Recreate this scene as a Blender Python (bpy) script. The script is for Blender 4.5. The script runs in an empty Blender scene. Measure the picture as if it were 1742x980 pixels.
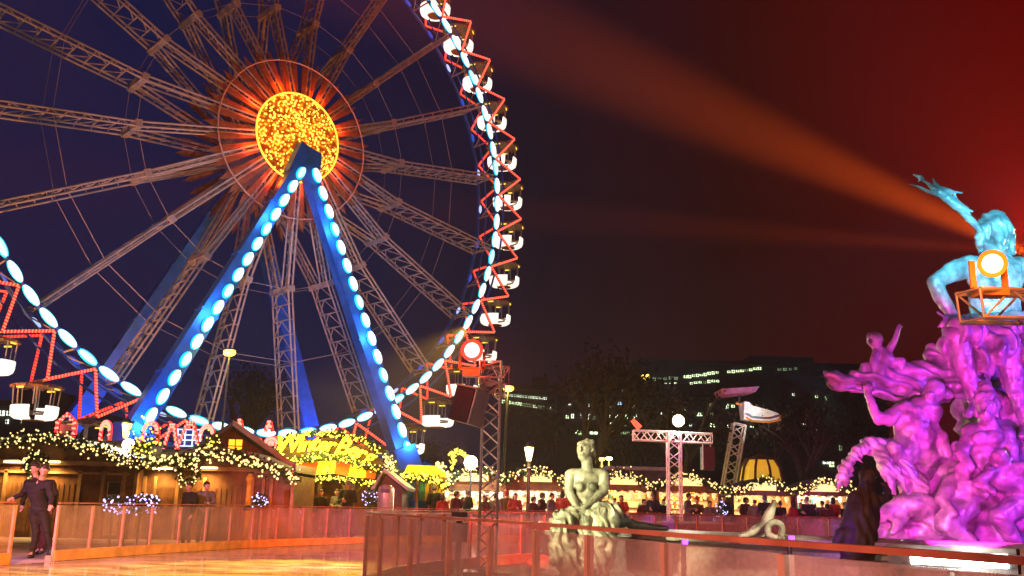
import bpy, math, random
import numpy as np
from mathutils import Vector, Matrix, Euler, noise
sc = bpy.context.scene
col = sc.collection
R = math.radians
random.seed(7)

# ---------------------------------------------------------------- camera
FPX, PITCH, ROLL, EYE = 1629.0, 0.22451, 0.0228, 1.16
cam_d = bpy.data.cameras.new('camera'); cam = bpy.data.objects.new('camera', cam_d); col.objects.link(cam)
cam_d.sensor_width = 36.0; cam_d.lens = 36.0*FPX/1742.0; cam_d.clip_start = 0.05; cam_d.clip_end = 3000
CM = Matrix.Rotation(math.pi/2+PITCH, 3, 'X') @ Matrix.Rotation(ROLL, 3, 'Z')
cam.location = (0, 0, EYE); cam.rotation_euler = CM.to_euler()
sc.camera = cam

def at(px, py, Y):
    """the point at forward distance Y seen at photo pixel (px,py)"""
    d = CM @ Vector(((px-871)/FPX, -(py-490)/FPX, -1.0))
    return Vector((d.x/d.y*Y, Y, EYE + d.z/d.y*Y))
def gx(px, Y): return at(px, 865, Y).x

# ---------------------------------------------------------------- exposure, world
sc.view_settings.view_transform = 'Standard'; sc.view_settings.look = 'None'
sc.view_settings.exposure = 0.0; sc.view_settings.gamma = 1.0
sc.render.engine = 'CYCLES'
cy = sc.cycles
cy.use_denoising = True
try: cy.denoiser = 'OPENIMAGEDENOISE'
except Exception: pass
cy.max_bounces = 6; cy.diffuse_bounces = 2; cy.glossy_bounces = 3; cy.transmission_bounces = 4
cy.transparent_max_bounces = 24; cy.volume_bounces = 0
cy.caustics_reflective = False; cy.caustics_refractive = False
cy.sample_clamp_indirect = 3.0; cy.use_light_tree = True
def lin(c):
    f = lambda v: v/12.92 if v <= .04045 else ((v+.055)/1.055)**2.4
    return tuple(f(v/255.0) for v in c)
w = bpy.data.worlds.new('World'); sc.world = w; w.use_nodes = True
wn = w.node_tree.nodes; wl = w.node_tree.links
bg = wn['Background']
tc = wn.new('ShaderNodeTexCoord'); sep = wn.new('ShaderNodeSeparateXYZ'); ramp = wn.new('ShaderNodeValToRGB')
mp = wn.new('ShaderNodeMapRange'); mp.inputs['From Min'].default_value = -.5; mp.inputs['From Max'].default_value = .5
wl.new(tc.outputs['Generated'], sep.inputs[0]); wl.new(sep.outputs['X'], mp.inputs['Value']); wl.new(mp.outputs[0], ramp.inputs[0])
e = ramp.color_ramp.elements
e[0].position = 0.0; e[0].color = (*lin((20, 28, 78)), 1)
e[1].position = 1.0; e[1].color = (*lin((92, 6, 2)), 1)
for p_, c_ in ((.3, (22, 26, 70)), (.52, (32, 20, 36)), (.72, (50, 12, 8))):
    k = e.new(p_); k.color = (*lin(c_), 1)
wl.new(ramp.outputs[0], bg.inputs[0]); bg.inputs[1].default_value = 0.62

# ---------------------------------------------------------------- lamps
def aim(o, tgt):
    o.rotation_euler = (Vector(tgt)-Vector(o.location)).to_track_quat('-Z', 'Y').to_euler()
def spot(name, loc, tgt, c, W, deg=40, blend=.4, rad=.08):
    l = bpy.data.lights.new(name, 'SPOT'); l.color = c; l.energy = W; l.spot_size = R(deg); l.spot_blend = blend; l.shadow_soft_size = rad
    o = bpy.data.objects.new(name, l); col.objects.link(o); o.location = loc; aim(o, tgt); return o
def point(name, loc, c, W, rad=.1):
    l = bpy.data.lights.new(name, 'POINT'); l.color = c; l.energy = W; l.shadow_soft_size = rad
    o = bpy.data.objects.new(name, l); col.objects.link(o); o.location = loc; return o
ORANGE = (1, .22, .02); MAG = (1, .03, .72); CYAN = (.10, .62, 1); WARM = (1, .62, .28); WHITE = (1, .93, .8)
HCX = Vector((-18.68, 70.56, 27.96))
FX, FY = 11.4, 22.0       # fountain centre
# orange beams through the smoky air, from moving heads on the tower right of the frame
BEAM = at(1800, 452, 24)
spot('orange_beam_light', BEAM, at(1200, 190, 26), (1, .11, .004), 1900000, 14, 1.0, .12)
spot('orange_beam_light', BEAM+Vector((.3, 0, .3)), at(1200, 388, 27), (1, .09, .004), 800000, 6, 1.0, .12)
spot('orange_beam_light', BEAM+Vector((-.3, 0, .3)), at(1700, 200, 27), (1, .012, .0), 140000, 100, 1, .12)
# orange wash over the ice and the barriers
spot('orange_ice_light', (-4.0, 4.0, 7.0), (-6.0, 15.2, 0), (1, .27, .02), 25000, 42, .8)
spot('pink_ice_light', (-13, 8.0, 5.5), (-4.6, 22.5, 0.1), (1, .34, .55), 15000, 40, .9)
spot('yellow_ice_light', (-1.2, 26.0, 6.0), (-4.6, 16.6, 0), (1, .50, .02), 36000, 34, .8)
spot('white_ice_light', (-3.0, 22.5, 6.0), (-3.5, 18.0, 0), (1, .85, .6), 3500, 20, 1.0)
spot('red_wash_light', at(803, 596, 17), (1.5, 30, 0.5), (1, .06, .03), 7000, 100, .6)
spot('near_rail_fill', (-4.5, 1.0, 3.2), (0.2, 7.5, .7), (1, .32, .18), 2600, 80, .6)  # fill added from beside the camera to lift the near barrier
# fountain
spot('magenta_light', (5.2, 11.6, 1.0), (11.4, 21.5, 2.2), MAG, 10000, 46, .5)
spot('magenta_light', (14.5, 10.8, 1.0), (12.2, 22, 2.0), (.55, .02, 1), 5000, 44, .6)
spot('magenta_light', (4.6, 17.2, .8), (9.2, 21.6, 3.4), (1, .02, .38), 2200, 50, .6)
spot('violet_light', (17.5, 15.0, 7.0), (12.2, 21, 2.6), (.28, .04, 1), 6500, 50, .6)
spot('tower_fill', (-3.2, 9.5, 1.6), at(826, 680, 17), (1, .82, .72), 520, 26, .6)  # added fill on the loudspeaker tower, no fixture
BQ = Matrix.Rotation(.73675, 3, 'Z'); BO = Vector((HCX.x, HCX.y, 0))
spot('blue_leg_light', BO+BQ @ Vector((8.6, 3.4, 3.0)), BO+BQ @ Vector((7.6, 6.9, 11.0)), (.01, .24, 1), 5000, 60, .7)  # added blue fill aimed up the right back leg, no lamp stands there
spot('blue_leg_light', BO+BQ @ Vector((-9.5, 3.4, 3.0)), BO+BQ @ Vector((-8.6, 6.9, 11.0)), (.01, .24, 1), 4000, 60, .7)  # matching added fill for the left back leg
spot('cyan_light', (8.6, 6.0, 5.5), at(1680, 425, 22), CYAN, 52000, 14, .5)
spot('cyan_light', (-3, -3, 9), at(1650, 415, 22), (.10, .70, .95), 26000, 9, .5)
spot('neptune_rim_light', (24, 27, 8), at(1680, 450, 22), (1, .9, .6), 5000, 40, .5)
spot('statue_light', (-2.6, 11.5, 2.6), (1.3, 15.6, 1.5), (1, .93, .50), 3600, 30, .5)
spot('statue_light', (5.2, 10.0, 3.0), (3.0, 15.4, .8), (1, .95, .62), 1300, 28, .6)
# big wheel
HC = Vector((-18.68, 70.56, 27.96)); PSI = .73675
NRM = Vector((math.sin(PSI), -math.cos(PSI), 0)); UU = Vector((math.cos(PSI), math.sin(PSI), 0))
spot('wheel_flood_light', (-2, 46, 3), HC+Vector((2, 0, -8)), (1, .40, .14), 18000, 62, .5)
spot('wheel_flood_light', (-34, 50, 3), HC+Vector((-3, 0, 3)), (1, .38, .13), 18000, 70, .5)
spot('blue_leg_light', (-21, 50, 2), HC+Vector((-4, -4, -10)), (.02, .2, 1), 5500, 60, .5)
spot('blue_leg_light', (-8, 58, 2), HC+Vector((6, 0, -14)), (.02, .2, 1), 5500, 50, .5)

# ---------------------------------------------------------------- materials
M = {}
def newmat(name):
    m = bpy.data.materials.new(name); m.use_nodes = True; M[name] = m
    return m, m.node_tree.nodes, m.node_tree.links, m.node_tree.nodes['Principled BSDF']
def surf(name, c, rough=.6, metal=0.0, var=.25, scale=6.0, bump=.15, c2=None, spec=.5):
    m, n, l, b = newmat(name)
    b.inputs['Roughness'].default_value = rough; b.inputs['Metallic'].default_value = metal
    b.inputs['Specular IOR Level'].default_value = spec
    t = n.new('ShaderNodeTexCoord'); nz = n.new('ShaderNodeTexNoise'); nz.inputs['Scale'].default_value = scale; nz.inputs['Detail'].default_value = 6
    l.new(t.outputs['Object'], nz.inputs['Vector'])
    mx = n.new('ShaderNodeMix'); mx.data_type = 'RGBA'
    mx.inputs[6].default_value = (*[max(0, v*(1-var)) for v in c], 1)
    mx.inputs[7].default_value = (*(c2 if c2 else [min(1, v*(1+var)) for v in c]), 1)
    cr = n.new('ShaderNodeMapRange'); cr.inputs['From Min'].default_value = .35; cr.inputs['From Max'].default_value = .65
    l.new(nz.outputs[0], cr.inputs[0]); l.new(cr.outputs[0], mx.inputs[0]); l.new(mx.outputs[2], b.inputs['Base Color'])
    if bump:
        bp = n.new('ShaderNodeBump'); bp.inputs['Strength'].default_value = bump; bp.inputs['Distance'].default_value = .05
        l.new(nz.outputs[0], bp.inputs['Height']); l.new(bp.outputs[0], b.inputs['Normal'])
    return m
def glow(name, c, s, sample=False):
    m, n, l, b = newmat(name)
    b.inputs['Base Color'].default_value = (*[min(1, v) for v in c], 1)
    b.inputs['Emission Color'].default_value = (*c, 1); b.inputs['Emission Strength'].default_value = s
    m.cycles.emission_sampling = 'AUTO' if sample else 'NONE'
    return m
surf('steel', (.42, .38, .36), .45, .3, .15, 3)
surf('wheel_steel', (.50, .39, .32), .55, .1, .18, 1.5, .1)
surf('blue_paint', (.02, .12, .45), .4, 0, .2, 1.2, .08)
surf('rim_paint', (.03, .09, .38), .4, 0, .2, 2, .05)
surf('alu', (.62, .60, .58), .35, .6, .12, 8)
surf('black', (.02, .02, .022), .5, 0, .3, 10)
surf('dark_metal', (.05, .05, .055), .4, .4, .3, 10)
surf('wood', (.22, .11, .045), .55, 0, .35, 3.0, .3)
surf('dark_wood', (.09, .045, .03), .6, 0, .4, 3.0, .3)
surf('pale_wood', (.42, .26, .12), .55, 0, .3, 3.0, .3)
surf('roof_felt', (.10, .095, .11), .7, 0, .35, 2.5, .3)
surf('roof_pale', (.42, .48, .52), .5, 0, .25, 2.5, .2)
surf('bronze', (.22, .24, .22), .33, .2, .35, 3.0, 1.0, (.40, .42, .38))
surf('bronze_pale', (.22, .24, .17), .42, .1, .4, 5.0, .5, (.50, .52, .40))
surf('bronze_shaded', (.03, .022, .018), .65, .0, .4, 6.0, .3)  # shaded bronze: lack of light put into a near-black base colour
surf('rock', (.16, .14, .15), .6, 0, .5, 2.2, 1.0, (.40, .36, .38))
surf('fin_paint', (.30, .11, .045), .5, 0, .3, 2, .1)
surf('granite', (.40, .37, .33), .4, 0, .25, 12.0, .1)
surf('pale_walk', (.34, .33, .36), .6, 0, .5, .8, .3)
surf('paving', (.06, .055, .055), .55, 0, .4, 1.0, .3)
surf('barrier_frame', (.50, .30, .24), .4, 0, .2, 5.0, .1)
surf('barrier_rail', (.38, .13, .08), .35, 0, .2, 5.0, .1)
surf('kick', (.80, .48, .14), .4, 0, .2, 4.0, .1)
surf('skin', (.55, .33, .25), .5, 0, .1, 9, .05)
surf('hair', (.03, .02, .015), .5, 0, .3, 30, .5)
surf('cloth_navy', (.009, .008, .016), .85, 0, .3, 20, .3)
surf('cloth_black', (.008, .007, .008), .85, 0, .3, 20, .3)
surf('cloth_maroon', (.08, .02, .022), .85, 0, .3, 20, .3)
surf('cloth_red', (.35, .04, .03), .85, 0, .3, 20, .3)
surf('cloth_grey', (.16, .15, .16), .85, 0, .3, 20, .3)
surf('cloth_brown', (.12, .07, .04), .85, 0, .3, 20, .3)
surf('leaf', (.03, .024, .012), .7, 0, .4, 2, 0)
surf('fir', (.02, .05, .015), .7, 0, .4, 8, 0)
surf('bark', (.045, .03, .022), .8, 0, .4, 5, .6)
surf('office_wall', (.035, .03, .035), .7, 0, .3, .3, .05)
surf('awning_red', (.45, .09, .02), .7, 0, .2, 4, .1)
surf('awning_yellow', (.80, .62, .06), .7, 0, .2, 4, .1)
surf('teal_cloth', (.06, .28, .26), .8, 0, .3, 4, .2)
surf('yellow_cloth', (.75, .60, .06), .8, 0, .3, 4, .2)
surf('white_paint', (.75, .75, .72), .45, 0, .12, 4, .05)
surf('cream', (.70, .62, .45), .6, 0, .15, 4, .05)
surf('water_dark', (.02, .02, .03), .08, 0, .2, 1.0, .4)
surf('speaker_grille', (.05, .02, .035), .6, .2, .3, 40, .3)
surf('pink_canvas', (.55, .18, .28), .7, 0, .2, 3, .1)
surf('orange_tube', (.55, .20, .04), .5, 0, .2, 3, .1)
glow('led_cyan_core', (.86, 1.0, 1.0), 1.7)
glow('led_halo_cyan', (.0, .58, .85), 1.3)  # emission imitating the cyan bloom round the wheel lamps
glow('led_cyan_soft', (.55, .95, 1.0), 1.15)
glow('led_blue', (.03, .12, .9), .5)
glow('led_white_blue', (.5, .65, 1.0), 1.0)
glow('led_red', (1.0, .10, .05), 1.3)
glow('led_red_dim', (.80, .015, .015), .9)
glow('awning_yellow_glow', (1.0, .78, .03), .9)  # awning cloth glows itself; backlight put into its emission
glow('awning_red_glow', (.70, .09, .01), .55)  # same backlight put into the red cloth's emission
glow('led_red_hot', (1.0, .17, .09), 1.7)
glow('led_pink', (1.0, .25, .18), 2.5)
glow('tub_glow', (1.0, .93, .80), 1.25)  # light inside the tubs put into the tub wall's emission
glow('led_yellow', (1.0, .72, .06), 1.5)
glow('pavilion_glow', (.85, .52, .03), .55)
glow('neon', (1.0, .88, .03), 2.2)
glow('bulb_warm', (1.0, .72, .27), 1.8)
glow('bulb_yellow', (1.0, .80, .10), 1.7)
glow('bulb_violet', (.5, .45, 1.0), 3.2)
glow('bulb_orange', (1.0, .45, .02), 2.2)
glow('window_lit', (.72, .95, .50), 3.0)
glow('window_dim', (.40, .55, .28), .8)
glow('window_blue', (.45, .75, 1.0), 2.0)
glow('bar_white', (1.0, .97, .9), 3.0)
glow('window_pale', (.85, 1.0, .75), 3.2)
glow('lamp_white', (1.0, .95, .85), 14.0)
glow('lamp_warm', (1.0, .80, .38), 5.0)
glow('lamp_yellow', (1.0, .72, .08), 3.5)
glow('lamp_red', (1.0, .25, .20), 9.0)
glow('lamp_red_rim', (1.0, .03, .02), 1.6)
glow('lamp_orange', (1.0, .72, .32), 5.0)
glow('lamp_orange_rim', (1.0, .13, .005), 1.3)
glow('sign_lit', (1.0, .80, .30), 1.25)
glow('stall_light', (1.0, .86, .62), 1.35)
glow('stall_light_yellow', (1.0, .70, .28), 1.0)
glow('violet_lamp', (.35, .05, 1.0), 3.0)

def ice_mat():
    m, n, l, b = newmat('ice')
    t = n.new('ShaderNodeTexCoord'); mpn = n.new('ShaderNodeMapping'); mpn.inputs['Scale'].default_value = (.8, 1.1, 1)
    a = n.new('ShaderNodeTexNoise'); a.inputs['Scale'].default_value = 1.3; a.inputs['Detail'].default_value = 8; a.inputs['Roughness'].default_value = .65
    l.new(t.outputs['Object'], mpn.inputs[0]); l.new(mpn.outputs[0], a.inputs['Vector'])
    cr = n.new('ShaderNodeValToRGB'); cr.color_ramp.elements[0].position = .43; cr.color_ramp.elements[0].color = (.26, .24, .24, 1)
    cr.color_ramp.elements[1].position = .57; cr.color_ramp.elements[1].color = (.72, .70, .70, 1)
    l.new(a.outputs[0], cr.inputs[0]); l.new(cr.outputs[0], b.inputs['Base Color'])
    rr = n.new('ShaderNodeMapRange'); rr.inputs['To Min'].default_value = .02; rr.inputs['To Max'].default_value = .13
    l.new(a.outputs[0], rr.inputs[0]); l.new(rr.outputs[0], b.inputs['Roughness'])
    bp = n.new('ShaderNodeBump'); bp.inputs['Strength'].default_value = .06; bp.inputs['Distance'].default_value = .01
    l.new(a.outputs[0], bp.inputs['Height']); l.new(bp.outputs[0], b.inputs['Normal'])
ice_mat()
def plexi():
    m, n, l, b = newmat('plexi')
    out = n['Material Output']
    tr = n.new('ShaderNodeBsdfTransparent'); tr.inputs[0].default_value = (.92, .86, .86, 1)
    b.inputs['Base Color'].default_value = (.80, .72, .78, 1); b.inputs['Roughness'].default_value = .10
    mx = n.new('ShaderNodeMixShader')
    t = n.new('ShaderNodeTexCoord'); a = n.new('ShaderNodeTexNoise'); a.inputs['Scale'].default_value = 1.6; a.inputs['Detail'].default_value = 5; a.inputs['Roughness'].default_value = .55
    mp_ = n.new('ShaderNodeMapping'); mp_.inputs['Scale'].default_value = (1, 1, .9)
    l.new(t.outputs['Object'], mp_.inputs[0]); l.new(mp_.outputs[0], a.inputs['Vector'])
    rr = n.new('ShaderNodeMapRange'); rr.inputs['From Min'].default_value = .35; rr.inputs['From Max'].default_value = .7
    rr.inputs['To Min'].default_value = .13; rr.inputs['To Max'].default_value = .38
    l.new(a.outputs[0], rr.inputs[0]); l.new(rr.outputs[0], mx.inputs[0])
    l.new(tr.outputs[0], mx.inputs[1]); l.new(b.outputs[0], mx.inputs[2]); l.new(mx.outputs[0], out.inputs[0])
plexi()
def hub_mat():
    # thousands of small bulbs: bright cells in yellow and orange over a dark red board
    m, n, l, b = newmat('hub_bulbs')
    t = n.new('ShaderNodeTexCoord'); mpn = n.new('ShaderNodeMapping'); mpn.inputs['Scale'].default_value = (1, .2, 1.35)
    v = n.new('ShaderNodeTexVoronoi'); v.inputs['Scale'].default_value = 3.0; v.inputs['Randomness'].default_value = .85
    l.new(t.outputs['Object'], mpn.inputs[0]); l.new(mpn.outputs[0], v.inputs['Vector'])
    cr = n.new('ShaderNodeValToRGB'); el = cr.color_ramp.elements
    el[0].position = 0; el[0].color = (1, .72, .12, 1); el[1].position = .72; el[1].color = (.30, .03, 0, 1)
    k = el.new(.30); k.color = (1, .46, .015, 1); k = el.new(.46); k.color = (.75, .14, 0, 1)
    l.new(v.outputs['Distance'], cr.inputs[0]); l.new(cr.outputs[0], b.inputs['Emission Color'])
    nz = n.new('ShaderNodeTexNoise'); nz.inputs['Scale'].default_value = .5; l.new(t.outputs['Object'], nz.inputs['Vector'])
    rr = n.new('ShaderNodeMapRange'); rr.inputs['From Min'].default_value = .35; rr.inputs['From Max'].default_value = .65; rr.inputs['To Min'].default_value = .8; rr.inputs['To Max'].default_value = 2.0
    l.new(nz.outputs[0], rr.inputs[0]); l.new(rr.outputs[0], b.inputs['Emission Strength'])
    b.inputs['Base Color'].default_value = (.2, .03, 0, 1); m.cycles.emission_sampling = 'NONE'
hub_mat()

# ---------------------------------------------------------------- mesh builder
class MB:
    def __init__(s): s.v = []; s.f = []
    def add(s, V, F):
        o = len(s.v); s.v += [tuple(p) for p in V]; s.f += [tuple(i+o for i in f) for f in F]; return s
    def box(s, c, d, rot=None):
        hx, hy, hz = d[0]/2, d[1]/2, d[2]/2
        V = [Vector((x, y, z)) for z in (-hz, hz) for y in (-hy, hy) for x in (-hx, hx)]
        if rot is not None:
            q = rot if isinstance(rot, Matrix) else Euler(rot).to_matrix(); V = [q @ p for p in V]
        c = Vector(c)
        return s.add([p+c for p in V], [(0, 2, 3, 1), (4, 5, 7, 6), (0, 1, 5, 4), (2, 6, 7, 3), (0, 4, 6, 2), (1, 3, 7, 5)])
    def beam(s, a, b, w, h=None, up=(0, 0, 1)):
        a, b = Vector(a), Vector(b); h = h or w; d = (b-a)
        if d.length < 1e-6: return s
        L = d.length; d.normalize(); up = Vector(up)
        if abs(d.dot(up)) > .98: up = Vector((1, 0, 0)) if abs(d.x) < .9 else Vector((0, 1, 0))
        x = d.cross(up).normalized(); z = x.cross(d)
        return s.box((a+b)/2, (w, L, h), Matrix((x, d, z)).transposed())
    def tube(s, a, b, r0, r1=None, n=8, cap=True):
        a, b = Vector(a), Vector(b); r1 = r0 if r1 is None else r1; d = (b-a)
        if d.length < 1e-6: return s
        d.normalize(); up = Vector((0, 0, 1)) if abs(d.z) < .95 else Vector((1, 0, 0))
        x = d.cross(up).normalized(); y = x.cross(d)
        V = [p+(x*math.cos(2*math.pi*i/n)+y*math.sin(2*math.pi*i/n))*r for p, r in ((a, r0), (b, r1)) for i in range(n)]
        F = [(i, (i+1) % n, n+(i+1) % n, n+i) for i in range(n)]
        if cap: F += [tuple(reversed(range(n))), tuple(range(n, 2*n))]
        return s.add(V, F)
    def path(s, pts, r, n=6):
        for a, b in zip(pts, pts[1:]): s.tube(a, b, r, r, n)
        return s
    def ball(s, c, r, n=8, m=6, rot=None):
        r = (r, r, r) if isinstance(r, (int, float)) else r; V = []; F = []; c = Vector(c)
        for j in range(1, m):
            t = math.pi*j/m
            for i in range(n):
                p = Vector((r[0]*math.sin(t)*math.cos(2*math.pi*i/n), r[1]*math.sin(t)*math.sin(2*math.pi*i/n), r[2]*math.cos(t)))
                V.append(c+(rot @ p if rot else p))
        top = Vector((0, 0, r[2])); V += [c+(rot @ top if rot else top), c-(rot @ top if rot else top)]; T = len(V)-2
        for j in range(m-2):
            for i in range(n): F.append((j*n+i, (j+1)*n+i, (j+1)*n+(i+1) % n, j*n+(i+1) % n))
        for i in range(n): F += [(T, i, (i+1) % n), (T+1, (m-2)*n+(i+1) % n, (m-2)*n+i)]
        return s.add(V, F)
    def lathe(s, prof, c=(0, 0, 0), n=16, a0=0, a1=2*math.pi):
        full = abs(a1-a0-2*math.pi) < 1e-6; k = n if full else n+1; V = []; F = []; c = Vector(c)
        for r, z in prof:
            for i in range(k):
                a = a0+(a1-a0)*i/n; V.append(c+Vector((r*math.cos(a), r*math.sin(a), z)))
        for j in range(len(prof)-1):
            for i in range(n):
                i2 = (i+1) % k; F.append((j*k+i, j*k+i2, (j+1)*k+i2, (j+1)*k+i))
        return s.add(V, F)
    def prism(s, poly, y0, y1):
        """polygon in x,z extruded along y"""
        n = len(poly); V = [(x, y0, z) for x, z in poly]+[(x, y1, z) for x, z in poly]
        return s.add(V, [tuple(range(n)), tuple(reversed(range(n, 2*n)))]+[(i, n+i, n+(i+1) % n, (i+1) % n) for i in range(n)])
    def slab(s, poly, z0, z1):
        n = len(poly); V = [(x, y, z0) for x, y in poly]+[(x, y, z1) for x, y in poly]
        return s.add(V, [tuple(reversed(range(n))), tuple(range(n, 2*n))]+[(i, (i+1) % n, n+(i+1) % n, n+i) for i in range(n)])
    def truss(s, a, b, w, r, n, up=(0, 0, 1), h=None, br=None):
        """four-chord lattice"""
        a, b = Vector(a), Vector(b); h = h or w; br = br or r*.55; d = (b-a).normalized(); up = Vector(up)
        if abs(d.dot(up)) > .95: up = Vector((0, 1, 0))
        x = d.cross(up).normalized()*w/2; z = x.cross(d).normalized()*h/2
        C = [x+z, x-z, -x-z, -x+z]
        for c in C: s.tube(a+c, b+c, r, r, 6)
        P = [a+(b-a)*i/n for i in range(n+1)]
        for k in range(4):
            c0, c1 = C[k], C[(k+1) % 4]
            for i in range(n):
                p, q = (c0, c1) if i % 2 else (c1, c0)
                s.tube(P[i]+p, P[i+1]+q, br, br, 5, False)
        for i in (0, n):
            for k in range(4): s.tube(P[i]+C[k], P[i]+C[(k+1) % 4], br, br, 5, False)
        return s
    def mesh(s, name, mat=None, smooth=False):
        me = bpy.data.meshes.new(name); me.from_pydata(s.v, [], s.f); me.update()
        if mat: me.materials.append(M[mat] if isinstance(mat, str) else mat)
        if smooth: me.polygons.foreach_set('use_smooth', [True]*len(me.polygons))
        return me
    def build(s, name, mat, parent=None, smooth=False, loc=None, rot=None):
        return put(name, s.mesh(name, mat, smooth), parent, loc, rot)
def put(name, me, parent=None, loc=None, rot=None):
    o = bpy.data.objects.new(name, me); col.objects.link(o)
    if parent: o.parent = parent
    if loc is not None: o.location = loc
    if rot is not None: o.rotation_euler = rot
    return o
def tag(o, label=None, cat=None, group=None, kind=None):
    if label: o['label'] = label
    if cat: o['category'] = cat
    if group: o['group'] = group
    if kind: o['kind'] = kind
    return o
def thing(name, loc, label, cat, group=None, rotz=0):
    o = bpy.data.objects.new(name, None); col.objects.link(o); o.location = loc; o.rotation_euler = (0, 0, rotz); o.empty_display_size = .2
    return tag(o, label, cat, group)
def kids(o): return [c for c in bpy.data.objects if c.parent == o]
def copy_tree(o, loc=None, rotz=None, label=None, parent=None):
    KM = {}
    for c in bpy.data.objects:
        if c.parent: KM.setdefault(c.parent, []).append(c)
    def rec(a, par):
        c = a.copy(); col.objects.link(c); c.parent = par
        for ch in KM.get(a, []): rec(ch, c)
        return c
    r = rec(o, parent)
    if loc is not None: r.location = loc
    if rotz is not None: r.rotation_euler = (0, 0, rotz)
    if label: r['label'] = label
    return r

# organic shapes: tapered capsules and ellipsoids fused by a voxel remesh
def organic(name, prims, mat, voxel=.03, smooth=4, bump=0, bfreq=4.0, folds=None, parent=None, loc=None):
    b = MB()
    for p in prims:
        if p[0] == 'c':
            _, a, ra, c, rc = p; a, c = Vector(a), Vector(c)
            b.tube(a, c, ra, rc, 12); b.ball(a, ra, 12, 8); b.ball(c, rc, 12, 8)
        elif p[0] == 'e': b.ball(p[1], p[2], 14, 10, p[3] if len(p) > 3 else None)
        elif p[0] == 'm': b.add(p[1], p[2])
    me = b.mesh(name+'_raw'); o = bpy.data.objects.new(name+'_raw', me); col.objects.link(o)
    m = o.modifiers.new('r', 'REMESH'); m.mode = 'VOXEL'; m.voxel_size = voxel
    if smooth:
        m = o.modifiers.new('s', 'SMOOTH'); m.factor = .5; m.iterations = smooth
    dg = bpy.context.evaluated_depsgraph_get()
    out = bpy.data.meshes.new_from_object(o.evaluated_get(dg)); out.name = name
    bpy.data.objects.remove(o); bpy.data.meshes.remove(me)
    if bump or folds:
        n = len(out.vertices); co = np.empty(n*3); no = np.empty(n*3)
        out.vertices.foreach_get('co', co); out.vertices.foreach_get('normal', no)
        co = co.reshape(-1, 3); no = no.reshape(-1, 3); d = np.zeros(n)
        if bump:
            d += bump*np.array([noise.fractal(Vector(c)*bfreq, 1.0, 2.0, 4) for c in co])
        if folds:
            amp, dirv, fr = folds
            ph = co @ np.array(dirv); wob = np.array([noise.noise(Vector(c)*1.6/max(.1, 12/fr)) for c in co])
            d += amp*np.sin(ph*fr+wob*5)
        co += no*d[:, None]; out.vertices.foreach_set('co', co.ravel()); out.update()
    out.polygons.foreach_set('use_smooth', [True]*len(out.polygons))
    out.materials.clear(); out.materials.append(M[mat])
    return put(name, out, parent, loc)
def pc(a, ra, b, rb, Y=22.0):
    """capsule between two photo pixels, radii in photo pixels, third value = metres nearer(-)/farther(+)"""
    k = Y/FPX
    return ('c', at(a[0], a[1], Y+(a[2] if len(a) > 2 else 0)), ra*k, at(b[0], b[1], Y+(b[2] if len(b) > 2 else 0)), rb*k)
def pe(a, r, Y=22.0):
    k = Y/FPX; r = (r, r, r) if isinstance(r, (int, float)) else r
    return ('e', at(a[0], a[1], Y+(a[2] if len(a) > 2 else 0)), tuple(q*k for q in r))

def haze():
    m = bpy.data.materials.new('haze'); m.use_nodes = True; n = m.node_tree.nodes; n.clear()
    o = n.new('ShaderNodeOutputMaterial'); v = n.new('ShaderNodeVolumePrincipled')
    v.inputs['Color'].default_value = (.9, .9, .92, 1); v.inputs['Density'].default_value = .00075; v.inputs['Anisotropy'].default_value = .35
    m.node_tree.links.new(v.outputs[0], o.inputs['Volume']); M['haze'] = m
    tag(MB().box((10, 105, 32), (260, 250, 68)).build('haze', 'haze'), kind='stuff')
haze()
# ================================================================ ground and rink
tag(MB().slab([(-400, -60), (400, -60), (400, 500), (-400, 500)], -.3, -.04).build('ground', 'paving'), kind='structure')
def P2(px, Y): return Vector((gx(px, Y), Y, 0))
outer = [P2(-150, 15.0), P2(47, 17.3)]
outer2 = [P2(100, 18.2), P2(265, 21.3), P2(450, 25.6), P2(640, 29.8), P2(820, 33.4), P2(1000, 36), P2(1250, 38), P2(1440, 38.6), P2(1620, 38.4), P2(1800, 37)]
inner = [Vector(p+(0,)) for p in ((1.95, 1.9), (1.5, 2.8), (1.30, 3.4), (1.08, 4.1), (.83, 5.0), (.52, 6.1), (.14, 7.5), (-.28, 8.7), (-.74, 9.8), (-1.26, 10.9), (-1.64, 11.9), (-1.86, 12.9), (-1.93, 13.8), (-1.88, 14.9), (-1.62, 16.4), (-1.05, 18.2), (-.1, 20.2), (1.2, 22.6), (3.0, 25.4), (5.4, 28.2), (8.5, 30.6), (12.5, 31.8), (18, 31))]
poly = [(p.x, p.y) for p in outer+outer2]+[(26, 30), (26, -8), (-14, -8)]
tag(MB().slab(poly, -.03, 0.0).build('ice', 'ice'), kind='structure')
isl = [(p.x, p.y) for p in inner[::-1]]+[(4, -1), (26, -1), (26, 30)]
tag(MB().slab(isl, -.02, .006).build('plaza_paving', 'paving'), kind='structure')

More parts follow.
